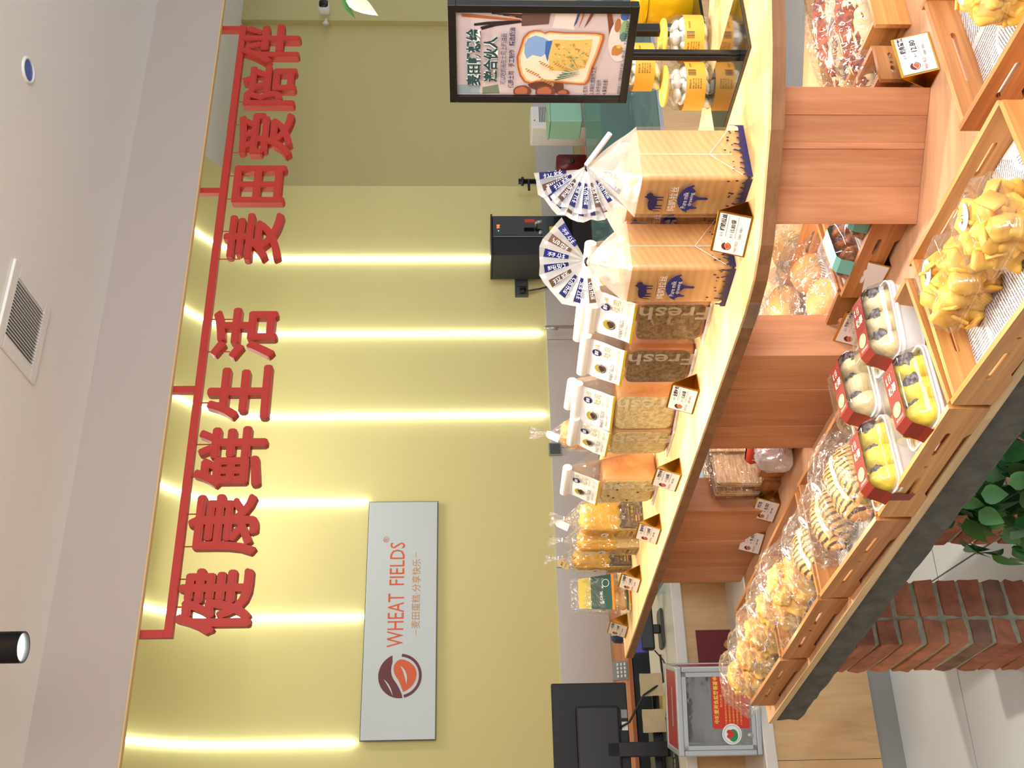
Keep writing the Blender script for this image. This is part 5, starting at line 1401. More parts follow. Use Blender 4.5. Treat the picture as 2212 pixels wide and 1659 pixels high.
# maroon-banded cake boxes
BW, BD, TRH, LDH = .128, .142, .046, .040
def lip(w_, d_, prof, r, mats_, name, parent, T=None, flat=False):
    rings = [[(x, y, z) for x, y, _ in rrect(w_ + 2 * o, d_ + 2 * o, max(.002, r + o), 0, 6, w_ / 2, d_ / 2)] for o, z in prof]
    return mk(name, G(True).rings(rings, cap1=False), mats_, parent)
def cake_box(N, label, rz, cake='brightcake', sleeve='maroonsleeve', up=0, tilt=(0, 0), chars='黑芝麻薯', loc=None, seed=1):
    if loc is None:
        n = on_z(N[0], N[1], LOWZ + .014 + up + TRH + .004)
        loc = n - Vector((math.cos(rz), math.sin(rz), 0)) * BW; loc.z = LOWZ + .0155 + up
    t = thing('cake_box', label, 'cake box', loc, (tilt[0], tilt[1], rz))
    lip(BW, BD, [(-.014, 0), (-.012, .002), (-.006, TRH - .012), (-.005, TRH - .008), (.0, TRH - .008), (.0, TRH - .003), (-.0015, TRH - .003), (-.0015, TRH), (.0, TRH), (.0, TRH + .003), (-.004, TRH + .003), (-.004, TRH - .004)], .022, P['whitetray'], 'tray', t)
    mk('tray_floor', G().prism([(p[0], p[1]) for p in rrect(BW - .022, BD - .022, .012, 0, 4, BW / 2, BD / 2)], .002, .004), P['whitetray'], t)
    lip(BW, BD, [(-.003, TRH + .003), (-.004, TRH + .012), (-.012, TRH + LDH * .8), (-.022, TRH + LDH), (-.06, TRH + LDH + .0005)], .020, P['clear'], 'lid', t)
    rg = random.Random(seed)
    for i in range(3):
        for j in range(1):
            x = BW / 2; y = BD * (.22 + .28 * i)
            c = mk('cake', blob(.054, .027, .044, seed + i, .09, 2.2, 4, .5, P[cake]), None, t, (x, y, .012))
            if i != 1 or True:
                mk('cocoa_topping', blob(.020, .016, .012, seed + i + 9, .35, 4, 3, .4, P['cocoa']), None, t, (x + rg.uniform(.012, .03), y + .010, .056))
                mk('cocoa_topping', blob(.014, .012, .010, seed + i + 5, .35, 4, 3, .4, P['cocoa']), None, t, (x - .018, y - .008, .062))
    # printed band over the lid and down the outer end
    sw = BW * .34; x0 = BW * .40; e = .0012
    path = [(-.0015 - e, .012), (-.0015 - e, TRH + .003), (.004 - e, TRH + .012), (.012 - e, TRH + LDH * .8 + e), (.022, TRH + LDH + e), (BD - .022, TRH + LDH + e), (BD - .010, TRH + LDH * .8), (BD - .002, TRH)]
    g = G(); vs = [(x, y, z) for y, z in path for x in (x0, x0 + sw)]
    g.add(vs, [(2 * i, 2 * i + 1, 2 * i + 3, 2 * i + 2) for i in range(len(path) - 1)])
    sl = mk('sleeve', g, P[sleeve], t)
    if sleeve == 'maroonsleeve':
        zt = TRH + LDH + e + .0006; L = []
        Tt = Matrix.Translation((x0, 0, zt)) @ Matrix.Rotation(math.pi / 2, 4, 'Z')
        for k, ch in enumerate(chars):
            cx = BD * .86 - .020 * (k // 2) - .02; cy = -sw * (.32 + .36 * (k % 2))
            L.append((fit(glyphs(ch, 1, .03), cx - .008, cx + .008, cy - .007, cy + .007), Tt, P['pink']))
        L.append((plate([circ(.045, -sw * .5, .012, .0155, 20)], .0002), Tt, P['kraft']))
        L.append((plate([sc(bez((0, .2), (.5, .9), (1, .8), 6) + bez((1, .8), (.5, .5), (0, .2), 6)[1:-1], .035, -sw * .75, .02, .016)], .0002), Matrix.Translation((0, 0, .0003)) @ Tt, P['whiteprint']))
        L.append((fit(glyphs('黑芝麻薯 软糯香甜', 1), .026, .031, -sw * .9, -sw * .2), Tt, P['pink']))
        mk('print', join_meshes(L), None, sl)
    return t
RB = math.radians(-59)
cake_box((2035, 902), 'maroon-banded box of bright yellow cakes, right one, against the crate with newsprint', RB, seed=1)
cake_box((1946, 1046), 'maroon-banded box of bright yellow cakes, left one, beside the striped bread', RB, seed=4)
cake_box((1897, 880), 'maroon-banded box of pale cakes with cocoa crumbs, left rear one', RB, 'pale', seed=7)
cake_box((1949, 757), 'maroon-banded box of pale cakes, rear one beside the clear cookie boxes', math.radians(-66), 'pale', seed=10, up=.004)
def teal_box(L, R, label, seed):
    loc, rz, w_ = place2(L, R, LOWZ + .05)
    loc.z = LOWZ + .0155
    t = cake_box(None, label, rz, 'floss', 'teal', loc=loc, seed=seed)
    for ch in t.children:
        if ch.name.startswith('sleeve'):
            for k in range(2): mk('lettering', fit(glyphs('鲜烤肉松小贝 每日现做', 1), .06, .12, 0, .006), P['ink'], ch, (BW * .44 + .018 * k, -.004, .01 + 0), (math.pi / 2, 0, 0), scale=(.55, .55, .55))
    t.scale = (.78, .78, .9)
    return t
teal_box((1838, 628), (1866, 556), 'teal-banded box of meat floss buns, left one', 21)
teal_box((1874, 543), (1900, 470), 'teal-banded box of meat floss buns, right one beside the wooden support', 25)

# clear boxes of yellow cookies
cm = []
for k in range(3):
    g = G(True); rg = random.Random(k)
    rings = []
    for j in range(5):
        s = j / 4; rr_ = .017 * (1 + .12 * math.sin(j * 2 + k))
        rings.append([(x + .003 * math.sin(s * 5 + k), y + .002 * math.cos(s * 4), -.016 + s * .032) for x, y, _ in rrect(rr_ * 2 * (1 - .12 * (j in (0, 4))), rr_ * 1.7 * (1 - .1 * (j in (0, 4))), .006 + .002 * k, 0, 4)])
    g.rings(rings)
    g.rings([[(x, y, z) for x, y, _ in rrect(.036, .006, .003, 0, 2, .0, .015)] for z in (-.014, .0, .014)])
    cm.append(g.mesh(P['cookie']))
def cookie_box(L, R, label, seed, depth):
    loc, rz, w_ = place2(L, R, LOWZ + .085)
    loc.z = LOWZ + .0165
    t = thing('cookie_box', label, 'cookie box', loc, rz)
    hT = .042; hL = .030; d_ = depth
    lip(w_, d_, [(-.016, 0), (-.015, .002), (-.007, hT - .006), (-.001, hT - .004), (.0, hT), (-.0015, hT + .002)], .020, P['clear'], 'tray', t)
    lip(w_, d_, [(-.001, hT + .0022), (.0, hT + .005), (-.003, hT + .007), (-.006, hT + .012), (-.010, hT + hL), (-.016, hT + hL + .002), (-.020, hT + hL - .002), (-.05, hT + hL - .002)], .020, P['clear'], 'lid', t)
    for sx in (.3, .36): mk('lid_rib', G(True).tube([(w_ * (sx + .1), d_ * .25, hT + hL - .001), (w_ * (sx + .12), d_ * .75, hT + hL - .001)], .0012, 6), P['clear'], t)
    rg = random.Random(seed)
    for k in range(26):
        lay = k // 9
        i, j = (k % 9) % 3, (k % 9) // 3
        mk('cookie', cm[rg.randrange(3)], None, t, (w_ * (.24 + .26 * i) + rg.uniform(-.004, .004), d_ * (.24 + .26 * j) + rg.uniform(-.004, .004), .014 + lay * .019), (rg.uniform(-1.4, 1.4), rg.uniform(-1.4, 1.4), rg.uniform(-3, 3)))
    oval_sticker(t, (w_ * .42, d_ * .72, hT + hL - .0005), (0, 0, math.radians(60)), .020, .0145)
    return t
cookie_box((2101, 619), (2171, 491), 'clear box of folded yellow cookies, nearer one at the right', 1, .125)
cookie_box((2018, 733), (2082, 611), 'clear box of folded yellow cookies, left one beside the pale cake box', 2, .125)
o = cookie_box((2120, 62), (2150, -40), 'clear box on newsprint, mostly out of frame at the top right', 3, .11)

# red-crumbed long breads in the far right crate
for (px, lab, sd) in (((1800, 80), 'long red-crumbed bread in film, far side of its crate', 31), ((1850, 70), 'long red-crumbed bread in film, near side of its crate', 34)):
    p = spos(px[0], px[1], LOWZ + .045)
    t = thing('crumb_bread', lab, 'bread', p, R1[2], 'red-crumbed breads in film')
    mk('bread', blob(.125, .036, .038, sd, .10, 2, 4, .5, P['cream']), None, t, (0, 0, .002))
    mk('crumb_topping', blob(.118, .030, .030, sd + 1, .22, 4, 4, .3, P['redcrumb']), None, t, (-.002, -.002, .022))
    mk('bag', bagmesh(.148, .048, .050, sd, P['film2'], .0), None, t)
# pineapple buns in bags
def bun_bag(px, Y, label, seed, r=.052):
    p = at(px[0], px[1], Y)
    t = thing('bun_bag', label, 'bread', (p.x, p.y, p.z - r * .62), random.Random(seed).uniform(0, 3), 'pineapple buns in clear bags')
    mk('bun', blob(r, r * .95, r * .78, seed, .07, 1.5, 4, .45, P['pineapple']), None, t, (0, 0, .003))
    g = G(True)                      # scored lines of the crust
    for k in (-1, 0, 1):
        for ax in (0, 1):
            pts = []
            for i in range(9):
                a = (i / 8 - .5) * 1.5; c = k * r * .42
                x, y = (c, r * .8 * math.sin(a)) if ax == 0 else (r * .8 * math.sin(a), c)
                zz = max(0, 1 - (x / r) ** 2 - (y / (r * .95)) ** 2) ** .5
                pts.append((x, y, .003 + r * .78 * (zz + .53) - .0015))
            mk('crust_line', G(True).tube(pts, .0011, 4), P['toast'], t)
    mk('bag', bagmesh(r * 1.35, r * 1.6, r * 1.12, seed, P['film2'], .3), None, t)
    return t
bun_bag((1778, 655), 2.16, 'bagged pineapple bun with clear scored squares, lowest right of the pile', 41, .056)
bun_bag((1765, 738), 2.20, 'bagged pineapple bun at the left foot of the pile', 43)
bun_bag((1742, 590), 2.24, 'bagged pineapple bun behind the teal-banded box', 45)
bun_bag((1690, 662), 2.30, 'bagged orange-brown bun on top of the pile, left', 47)
bun_bag((1700, 545), 2.36, 'bagged bun with a glossy film knot, upper middle of the pile', 49)
bun_bag((1735, 505), 2.36, 'bagged bun partly hidden by the right wooden support', 51)
bun_bag((1650, 735), 2.36, 'bagged bun highest at the left of the pile', 53)
# wrapped sandwiches
def sandwich(px, Y, label, seed, h=.115, m='sandwich'):
    p = at(px[0], px[1], Y)
    t = thing('wrapped_sandwich', label, 'sandwich', (p.x, p.y, max(LOWZ + .0145, p.z)), TR + .1 * math.sin(seed), 'wrapped sandwiches in the rear crates')
    for k in range(3): mk('bread_slice' if k != 1 else 'filling', rbox(.0075 if k != 1 else .005, .085, h - (.0 if k != 1 else .008), .003, nz=3, n=2, jit=.0008, seed=seed + k), P[m] if k != 1 else P['cream'], t, (.0 + k * .0085 - (.0 if k < 2 else .002), 0, .003))
    mk('wrap', rbox(.030, .094, h + .012, .005, nz=5, n=3, jit=.0022, seed=seed, base=0), P['film2'], t, (-.003, -.004, 0))
    mk('paper_label', G().box(.0, .0004, .03, .06, h * .5, h * .72), P['card'], t, (-.0045, 0, 0))
    return t
for k, (x, y, Y) in enumerate(((1640, 1092, 2.62), (1642, 1072, 2.58), (1646, 1052, 2.54))):
    sandwich((x, y), Y, ('wrapped sandwich nearest the left support', 'wrapped sandwich, second from the left support', 'wrapped sandwich beside the red bag')[k], k + 1)
for k, (x, y, Y) in enumerate(((1642, 1024, 2.62), (1644, 1004, 2.60), (1648, 984, 2.58))):
    sandwich((x, y), Y, ('tall wrapped sandwich behind the red bag', 'tall wrapped sandwich, second behind the red bag', 'tall wrapped sandwich beside the middle support')[k], k + 5, .135)
p = at(1632, 1006, 2.46)
t = thing('snack_bag', 'red bag with white script standing in the rear crate', 'bag', (p.x, p.y, LOWZ + .0145), TR + .5)
mk('pouch', rbox(.075, .028, .095, .012, nz=6, n=4, jit=.0015, seed=2), plain('pouch_red', srgb(196, 66, 50), .4), t)
mk('yellow_band', G().box(-.0008, .0758, -.0008, .0288, .004, .026), P['amber'], t)
mk('script_print', fit(glyphs('奶酪', 1, .01), .012, .062, .040, .082), P['whiteprint'], t, (0, -.0012, 0), FRONT)
p = at(1640, 985, 2.42)
t = thing('plastic_bag', 'crumpled white plastic bag beside the middle wooden support', 'bag', (p.x, p.y, LOWZ + .0145), .4)
mk('film_body', bagmesh(.038, .045, .05, 77, P['fan'], .1, 4), None, t)
# price stands on the lower tier
ps = lambda L, R, lab, it, pr, **k: price_stand(L, R, LOWZ, lab, it, pr, **k)
ps((2032, 150), (2005, 63), 'price stand for 12.80 lying open between the right crates', '奶角蛋糕', '12.80')
ps((1866, 752), (1890, 706), 'price stand behind the pale cake box, gold edged', '奥利奥麻薯', '12元')
ps((1802, 872), (1820, 838), 'price stand half hidden beside the left pale cake box', '黑芝麻薯', '12元')
ps((1671, 1129), (1684, 1097), 'price stand right of the left wooden support', '手撕包', '8.00')
ps((1641, 1198), (1651, 1165), 'price stand at the foot of the left wooden support', '牛角包', '9.00')
ps((1893, 640), (1938, 556), 'plain brass stand seen from behind, before the teal-banded boxes', '', '', back=True)
ps((1783, 800), (1842, 728), 'plain brass stand seen from behind, below the pineapple buns', '', '', back=True)
ps((1644, 1040), (1700, 985), 'plain brass stand seen from behind, before the red bag', '', '', back=True)
ps((1624, 1108), (1668, 1062), 'plain brass stand seen from behind, before the wrapped sandwiches', '', '', back=True)
# ---------------------------------------------------------------- cashier counter (wall frame)
def wf(name, label, cat, D, x=None, y=None, group=None):
    t = thing(name, label, cat, (0, 0, 0), WR, group); return t
xs = lambda y, D: wl(W(1200, y, D)).x
DF, DU = 3.96, 4.25
LEDZ = W(1644, 1562, DF - .01).z
UPZ = W(1451, 1300, DU - .02).z
x1e = xs(330, DU)                    # right end of the raised part
t = wf('cashier_counter', 'long wooden cashier counter with a white stone top and lower front ledge', 'counter', DF)
xl = -2.29; xm = xs(1215, DF)
n = 9
for k in range(n):                   # front panels
    a = xl + (xm - xl) * k / n; b = xl + (xm - xl) * (k + 1) / n - .002
    mk('front_panel', G().box(a, b, DF, DF + .02, .09, LEDZ - .045), P['tanwood'], t)
    mk('upper_panel', G().box(a, b, DU, DU + .02, LEDZ, UPZ - .045), P['tanwood'], t)
mk('kick_board', G().box(xl, 5.2, DF + .004, DF + .02, 0, .09), P['greyplate'], t)
mk('ledge', G().box(xl, xm, DF - .012, DU + .01, LEDZ - .045, LEDZ), P['counterwhite'], t, bevel=.004)
DBK = 4.9
mk('worktop', G().box(xl, xm + .02, DU - .02, DBK, UPZ - .045, UPZ), P['counterwhite'], t, bevel=.004)
mk('side_panel', G().box(xm - .02, xm, DF + .02, DBK, 0, UPZ - .046), P['tanwood'], t)
# right part: glass display case on a wooden base
CZ0, CZ1 = W(1432, 246, DF).z, W(1300, 246, DF).z
t = wf('glass_display_case', 'greenish glass display case on a tan wooden base behind the table', 'display case', DF)
for k in range(5):
    a = xm + .004 + (5.2 - xm) * k / 5
    mk('base_panel', G().box(a, a + (5.2 - xm) / 5 - .003, DF, DF + .5, .092, CZ0), P['tanwood'], t)
mk('case_floor', G().box(xm + .004, 5.2, DF, DF + .7, CZ0, CZ0 + .02), P['alu'], t)
mk('front_glass', G().box(xm + .02, 5.18, DF + .01, DF + .016, CZ0 + .02, CZ1), P['glass'], t)
mk('back_panel', G().box(xm + .02, 5.18, DF + .6, DF + .61, CZ0 + .02, CZ1), plain('case_back', srgb(128, 150, 146), .4), t)
mk('top_glass', G().box(xm + .02, 5.18, DF + .01, DF + .6, CZ1, CZ1 + .008), P['glass'], t)
for k in range(7): mk('mullion', G().box(xm + .02 + k * .62, xm + .034 + k * .62, DF + .004, DF + .02, CZ0 + .02, CZ1), P['blackmetal'], t)
for k in range(8): mk('shelf_tray', G(True).rings([rrect(.38, .3, .04, CZ0 + z, 4, xm + .35 + k * .46, DF + .3) for z in (.021, .06, .075)], cap1=False), P['glass'], t)

# back counter along the wall
BZ = .79
t = wf('back_counter', 'orange wooden back counter with dark front along the wall', 'counter', 5.5)
for k in range(9):
    a = -2.29 + k * .84
    mk('top_plank', G().box(a, a + .839, 5.42, DW - .013, BZ - .02, BZ), P['woodorange'], t)
    mk('door', G().box(a + .002, a + .835, 5.44, 5.46, .1, BZ - .026), P['navy'], t, bevel=.002)
mk('carcass', G().box(-2.29, 5.24, 5.47, DW - .02, .02, BZ - .024), P['navy'], t)

def wat(x, y, D):                    # local frame object at pixel, D
    p = W(x, y, D); return p
def wthing(name, label, cat, x, y, D, z=None, group=None):
    p = W(x, y, D)
    return thing(name, label, cat, (p.x, p.y, p.z if z is None else z), WR, group)
sz = lambda px, D, y: px * (D / abs(Vector(ray(1200, y)).dot(WN))) # metres for px at plane D (vertical)
# water boiler on the wall counter
t = wthing('water_boiler', 'black countertop water boiler with red digits and a tap', 'water boiler', 1300, 551, 5.62, BZ + .0005)
wb_, hb = .31, W(1060, 505, 5.62).z - BZ
mk('body', G().box(0, wb_, 0, .3, 0, hb - .012), P['blackmat'], t, bevel=.004)
mk('top_cap', G().box(-.002, wb_ + .012, -.006, .302, hb - .012, hb), P['black'], t, bevel=.002)
mk('front_panel', G().box(wb_ * .45, wb_ - .004, -.006, 0, hb * .2, hb - .014), P['blackglass'], t, bevel=.002)
dsp = mk('display', G().box(wb_ * .50, wb_ - .014, -.0075, -.006, hb - .17, hb - .022), P['blackglass'], t)
mk('digits', fit(glyphs('98', 1, .02), wb_ * .66, wb_ * .76, hb - .062, hb - .040), P['ledred'], dsp, (0, -.008, 0), FRONT)
mk('pilot_light', G().lathe([(.004, 0), (.0005, .001)], 12, cap=False), P['ledgreen'], dsp, (wb_ * .60, -.008, hb - .052), FRONT)
mk('tap', G(True).tube([(wb_ * .72, 0, hb - .30), (wb_ * .72, -.05, hb - .30), (wb_ * .72, -.06, hb - .34)], .012, 10), P['steel'], t)
mk('tap_lever', G().box(wb_ * .72 - .006, wb_ * .72 + .02, -.06, -.05, hb - .29, hb - .225), P['redink'], t)
mk('drain_knob', G(True).lathe([(.014, 0), (.012, .02), (.0005, .022)], 14, cap=False), P['steel'], t, (wb_ * .55, -.002, hb - .33), FRONT)
me = plate([[(-.022, -.03), (.022, -.03), (.022, .02), (0, .05), (-.022, .02)]], .001)
st = mk('warning_sticker', me, P['yellowline'], t, (wb_ * .64, -.007, hb - .42), (math.pi / 2, math.pi, 0))
mk('lettering', fit(glyphs('小心烫伤', 1, .02), -.016, .016, -.006, .008), P['ink'], st, (0, 0, .0015))
# sockets
t = wthing('wall_socket', 'dark double wall socket with a plugged black cord below the strips', 'socket', 1141, 641, DW - .012)
h_, w2 = sz(28, DW, 605), sz(70, DW, 605)
mk('plate', G().box(0, w2, -.012, .011, 0, h_), P['darkgrey'], t, bevel=.002)
mk('plate_divider', G().box(w2 * .33, w2 * .345, -.0135, -.012, .004, h_ - .004), P['black'], t)
mk('plate_divider', G().box(w2 * .66, w2 * .675, -.0135, -.012, .004, h_ - .004), P['black'], t)
mk('plug', G(True).rings([rrect(.042, .042, .012, z) for z in (0, .02, .028)]), P['black'], t, (w2 * .16, -.012, h_ * .42), FRONT)
t = wthing('electric_cord', 'black cord drooping from the wall socket to the counter', 'cord', 1141, 641, DW - .03)
inv = Matrix.Rotation(-WR, 4, 'Z') @ Matrix.Translation(-W(1141, 641, DW - .03))
mk('cord', G(True).tube([inv @ W(x, y, DW - .045) for x, y in ((1141, 628), (1165, 624), (1195, 616), (1220, 608), (1240, 596), (1255, 580))], .006, 8), P['black'], t)
t = wthing('water_hose', 'thin white hose hanging on the splash tiles', 'hose', 1200, 610, DW - .03)
inv = Matrix.Rotation(-WR, 4, 'Z') @ Matrix.Translation(-W(1200, 610, DW - .03))
mk('hose', G(True).tube([inv @ W(x, y, DW - .04) for x, y in ((1190, 588), (1205, 603), (1220, 617), (1240, 633), (1266, 648))], .004, 8), P['white'], t)
t = wthing('wall_socket', 'dark grey blank wall plate at the top edge of the splash tiles', 'socket', 1214, 983, DW - .024)
h_, w2 = sz(28, DW, 970), sz(29, DW, 970)
mk('plate', G().box(0, w2, 0, .012, 0, h_), P['greyplate'], t, bevel=.002)
mk('plate_ring', G().box(.008, w2 - .008, -.002, 0, .008, h_ - .008), P['darkgrey'], t)
# tap
t = wthing('sink_tap', 'grey gooseneck tap standing before the splash tiles', 'tap', 1285, 706, 5.75, BZ + .0005)
p0 = W(1285, 706, 5.75)
top = W(1178, 712, 5.75).z - BZ; r_ = .042
pts = [(0, 0, 0), (0, 0, top - r_)] + [(-(r_ - r_ * math.cos(math.radians(a))) * .55, -(r_ - r_ * math.cos(math.radians(a))) * .8, top - r_ + r_ * math.sin(math.radians(a))) for a in range(15, 181, 15)] + [(-.05, -.07, top - r_ - .035)]
mk('spout', G(True).tube(pts, .011, 10), P['steel'], t)
mk('handle', G(True).tube([(0, 0, .07), (-.0, -.05, .09)], [.012, .006], 10), P['steel'], t)
mk('base_ring', G(True).lathe([(.024, 0), (.022, .01), (.016, .012), (.014, .06)], 20, cap=False), P['steel'], t)
# maroon appliance, adapter, knock box etc. on the right back counter
t = wthing('sealing_machine', 'small maroon rounded appliance with a black knob', 'appliance', 1246, 366, 5.6, BZ + .0005)
w3, h3 = sz(40, 5.6, 345), W(1202, 345, 5.6).z - BZ
h3 = max(h3, .1)
mk('body', G(True).rings([[(x, z_, y) for x, y, _ in rrect(w3, h3, .03, 0, 6, w3 / 2, h3 / 2)] for z_ in (0, .02, .12)]), P['maroonplastic'], t)
mk('knob', G(True).lathe([(.016, 0), (.014, .014), (.0005, .015)], 16, cap=False), P['black'], t, (w3 * .55, -.001, h3 * .5), FRONT)
t = wthing('coffee_tamper', 'black tamper stand against the wall beside the milk bag fan', 'coffee tool', 1170, 392, 5.8, BZ + .0005)
hh_ = W(1120, 385, 5.8).z - BZ
mk('column', G(True).lathe([(.03, 0), (.03, .01), (.018, .02), (.018, hh_ - .04), (.032, hh_ - .035), (.032, hh_ - .02), (.02, hh_ - .016), (.02, hh_)], 20), P['black'], t)
mk('handle', G(True).tube([(0, 0, hh_ - .07), (.0, -.02, hh_ - .07), (-.09, -.02, hh_ - .07)], .009, 8), P['black'], t)
t = wthing('paper_dispenser', 'white boxy machine with dark vents, left of the poster', 'appliance', 1263, 276, 5.5, BZ + .0005)
w4, h4 = sz(60, 5.5, 245), W(1147, 250, 5.5).z - BZ
mk('housing', G().box(0, w4, 0, .2, 0, h4), P['white'], t, bevel=.012)
g = G()
for k in range(9): mk('vent_slat', G().box(w4 * .25, w4 - .01, -.003, .0, h4 * .62 + k * h4 * .028, h4 * .62 + k * h4 * .028 + h4 * .014), P['darkgrey'], t)
mk('grey_panel', G().box(.004, w4 - .01, -.002, 0, h4 * .05, h4 * .58), P['greyplate'], t)
mk('red_button', G().box(w4 * .3, w4 * .34, -.004, 0, h4 * .93, h4 * .95), P['redink'], t)
t = wthing('mint_box', 'pale mint green plastic box beside the poster', 'box', 1304, 262, 4.6, CZ1 + .0095)
w5 = sz(72, 4.6, 225)
hm = W(1192, 240, 4.6).z - CZ1
mk('body', G().box(0, w5, 0, .16, 0, hm), P['mint'], t, bevel=.006)
mk('lid', G().box(-.004, w5 + .004, -.004, .164, hm, hm + .012), P['mint'], t, bevel=.003)
t = wthing('power_adapter', 'small yellowish power adapter with a thin cord', 'adapter', 1236, 300, 5.72, BZ + .0005)
mk('body', G().box(0, .05, 0, .03, 0, .07), P['skin_pink'], t, bevel=.004)
mk('cord', G(True).tube([(.02, 0, .03), (-.03, -.02, .006), (-.15, -.03, .004), (-.3, .0, .004)], .003, 6), P['white'], t)
# blue toy-like sponge holder, note and trays at left
t = wthing('cloth_bundle', 'small folded blue cloth with a yellow edge on the back counter', 'cloth', 1326, 1384, 5.45, BZ + .0005)
w6 = sz(36, 5.45, 1365)
mk('fold', G(True).rings([rrect(w6 * s, .09, .018, z, 5, w6 / 2, .05) for s, z in ((.8, 0), (1, .01), (.95, .05), (.6, .065))]), plain('cloth_blue', srgb(60, 78, 122), .8, bump=.3), t)
mk('edge_trim', G(True).rings([rrect(w6 * s, .095, .018, z, 5, w6 / 2, .05) for s, z in ((.86, .0), (1.05, .004), (1.03, .012))]), P['amber'], t)
mk('label_patch', G().box(w6 * .3, w6 * .6, -.001, .01, .05, .075), P['white'], t)
t = wthing('calculator', 'grey keypad leaning on the back counter beside the monitor', 'calculator', 1344, 1468, 5.45, BZ + .0005)
mk('shell', G().box(0, .1, 0, .012, 0, .085), P['greyplate'], t, (0, 0, 0), (math.radians(-24), 0, 0), bevel=.003)
km = G().box(-.007, .007, -.003, 0, -.005, .005).mesh(P['paper'])
for i in range(4):
    for j in range(3): mk('key', km, None, t, (.02 + i * .02, .0 + .004 + (j * .018) * .4, .015 + j * .018), (math.radians(-24), 0, 0))
# ---------------------------------------------------------------- on the cashier counter
t = wthing('monitor', 'black computer monitor seen from behind at the lower left', 'monitor', 1356, 1800, 4.55, UPZ + .0005)
o0 = W(1356, 1800, 4.55); xr = (W(1356, 1474, 4.55) - o0).dot(WT)
zt_ = W(1190, 1474, 4.55).z - UPZ; zb_ = W(1352, 1480, 4.55).z - UPZ
mk('rear_shell', G().box(xr - .56, xr, -.006, .02, zb_, zt_), P['blackmat'], t, bevel=.006)
mk('rear_bulge', G().box(xr - .46, xr - .10, -.03, -.006, zb_ + .04, zt_ - .10), P['black'], t, bevel=.01)
mk('screen', G().box(xr - .55, xr - .01, .02, .0215, zb_ + .012, zt_ - .012), P['blackglass'], t)
mk('stand_neck', G().box(xr - .31, xr - .25, -.03, -.008, .012, zb_ + .1), P['black'], t, bevel=.004)
mk('stand_foot', G().box(xr - .40, xr - .16, -.08, .1, 0, .012), P['black'], t, bevel=.004)
for k, (yy, c) in enumerate(((1545, 'white'), (1585, 'greyplate'))):
    mk('rear_label', G().box(xr - .20 + k * .05, xr - .165 + k * .05, -.0075, -.006, zb_ + .004, zb_ + .03), P[c], t)
mk('cable', G(True).tube([(xr - .2, -.012, zb_ + .06), (xr - .17, -.03, zb_ + .0), (xr - .06, -.03, zb_ - .07), (xr + .0, -.0, .006), (xr + .12, .02, .006)], .005, 8), P['black'], t)
t = wthing('card_terminal', 'blue-screened payment terminal on a black stand, behind the table end', 'payment terminal', 1449, 1402, 4.45, UPZ + .0005)
w7 = .2
mk('base_plate', G(True).rings([rrect(.17, .12, .03, z, 6, .1, .06) for z in (0, .008)]), P['darkgrey'], t)
mk('neck', G().box(.08, .12, .05, .07, .008, .09), P['black'], t, bevel=.004)
mk('cradle', G().box(0, w7, .0, .04, .045, .10), P['black'], t, bevel=.008)
mk('screen', G().box(-.01, w7 + .01, -.03, -.012, .075, .155), P['screenblue'], t, (0, .03, 0), (math.radians(-14), 0, 0), bevel=.004)
mk('speaker', G(True).lathe([(.03, 0), (.036, .012), (.036, .05), (.03, .06), (.0005, .062)], 20, cap=False), P['black'], t, (w7 + .03, .0, .08), FRONT)
mk('cable', G(True).tube([(-.005, .0, .05), (-.05, -.02, .02), (-.09, -.01, .003), (-.2, .02, .003)], .003, 6), P['black'], t)
for k, (xx, yy) in enumerate(((1362, 1492), (1368, 1570))):
    t = wthing('cloth_rag', ('beige cloth draped at the right corner of the monitor', 'beige cloth draped under the middle of the monitor')[k], 'cloth', 1400, yy + 16, 4.6, UPZ + .0005)
    rows = [[(i * .012, .004 * math.sin(i * 1.4 + j) - .002 * j, .10 - j * .014) for i in range(9)] for j in range(8)]
    mk('cloth', G(True).rings(rows, cap0=False, cap1=False, closed=False), P['skin_pink'], t, (0, -.05, .01))
t = wthing('cable_bundle', 'tangle of black cables and boxes under the monitor', 'cables', 1400, 1640, 4.7, UPZ + .0005)
rg = random.Random(2)
for k in range(6):
    pts = [(rg.uniform(-.3, .35), rg.uniform(-.1, .1), .006 + .02 * rg.random()) for _ in range(5)]
    mk('cable', G(True).tube(pts, .005, 6), P['black'], t)
mk('switch_box', G().box(-.1, .16, -.03, .09, 0, .05), P['black'], t, bevel=.004)
# flat signs on the worktop
def flat_sign(name, pix, z, label, cat, mat, th=.004):
    pts = [on_z(x, y, z) for x, y in pix]
    t = thing(name, label, cat, (pts[0].x, pts[0].y, z))
    g = G().prism([(p.x - pts[0].x, p.y - pts[0].y) for p in pts], .0005, th)
    mk('board', g, mat, t)
    return t, pts
def flat_text(t, pts, body, u0, u1, v0, v1, m, z=.005, off=0):
    """pts: near-left, near-right, far-right, far-left"""
    A, B, C_, D_ = pts; d = (B - A); u = d.normalized(); rz = math.atan2(u.y, u.x); w_ = d.length; v = (D_ - A).length
    mk('lettering', fit(glyphs(body, 1, off), u0 * w_, u1 * w_, v0 * v, v1 * v), m, t, (0, 0, z), (0, 0, rz))
t, pts = flat_sign('black_sign', [(1472, 1700), (1457, 1548), (1410, 1549), (1420, 1700)], UPZ, 'black acrylic sign with pale lettering lying before the monitor', 'sign', P['blackmat'])
for k in range(4): flat_text(t, pts, '有甜 鲜面包生日蛋糕 ,', .3, .96, .08 + .2 * k, .2 + .2 * k, P['whiteprint'])
flat_text(t, pts, 'EVENT', .02, .25, .5, .7, P['whiteprint'])
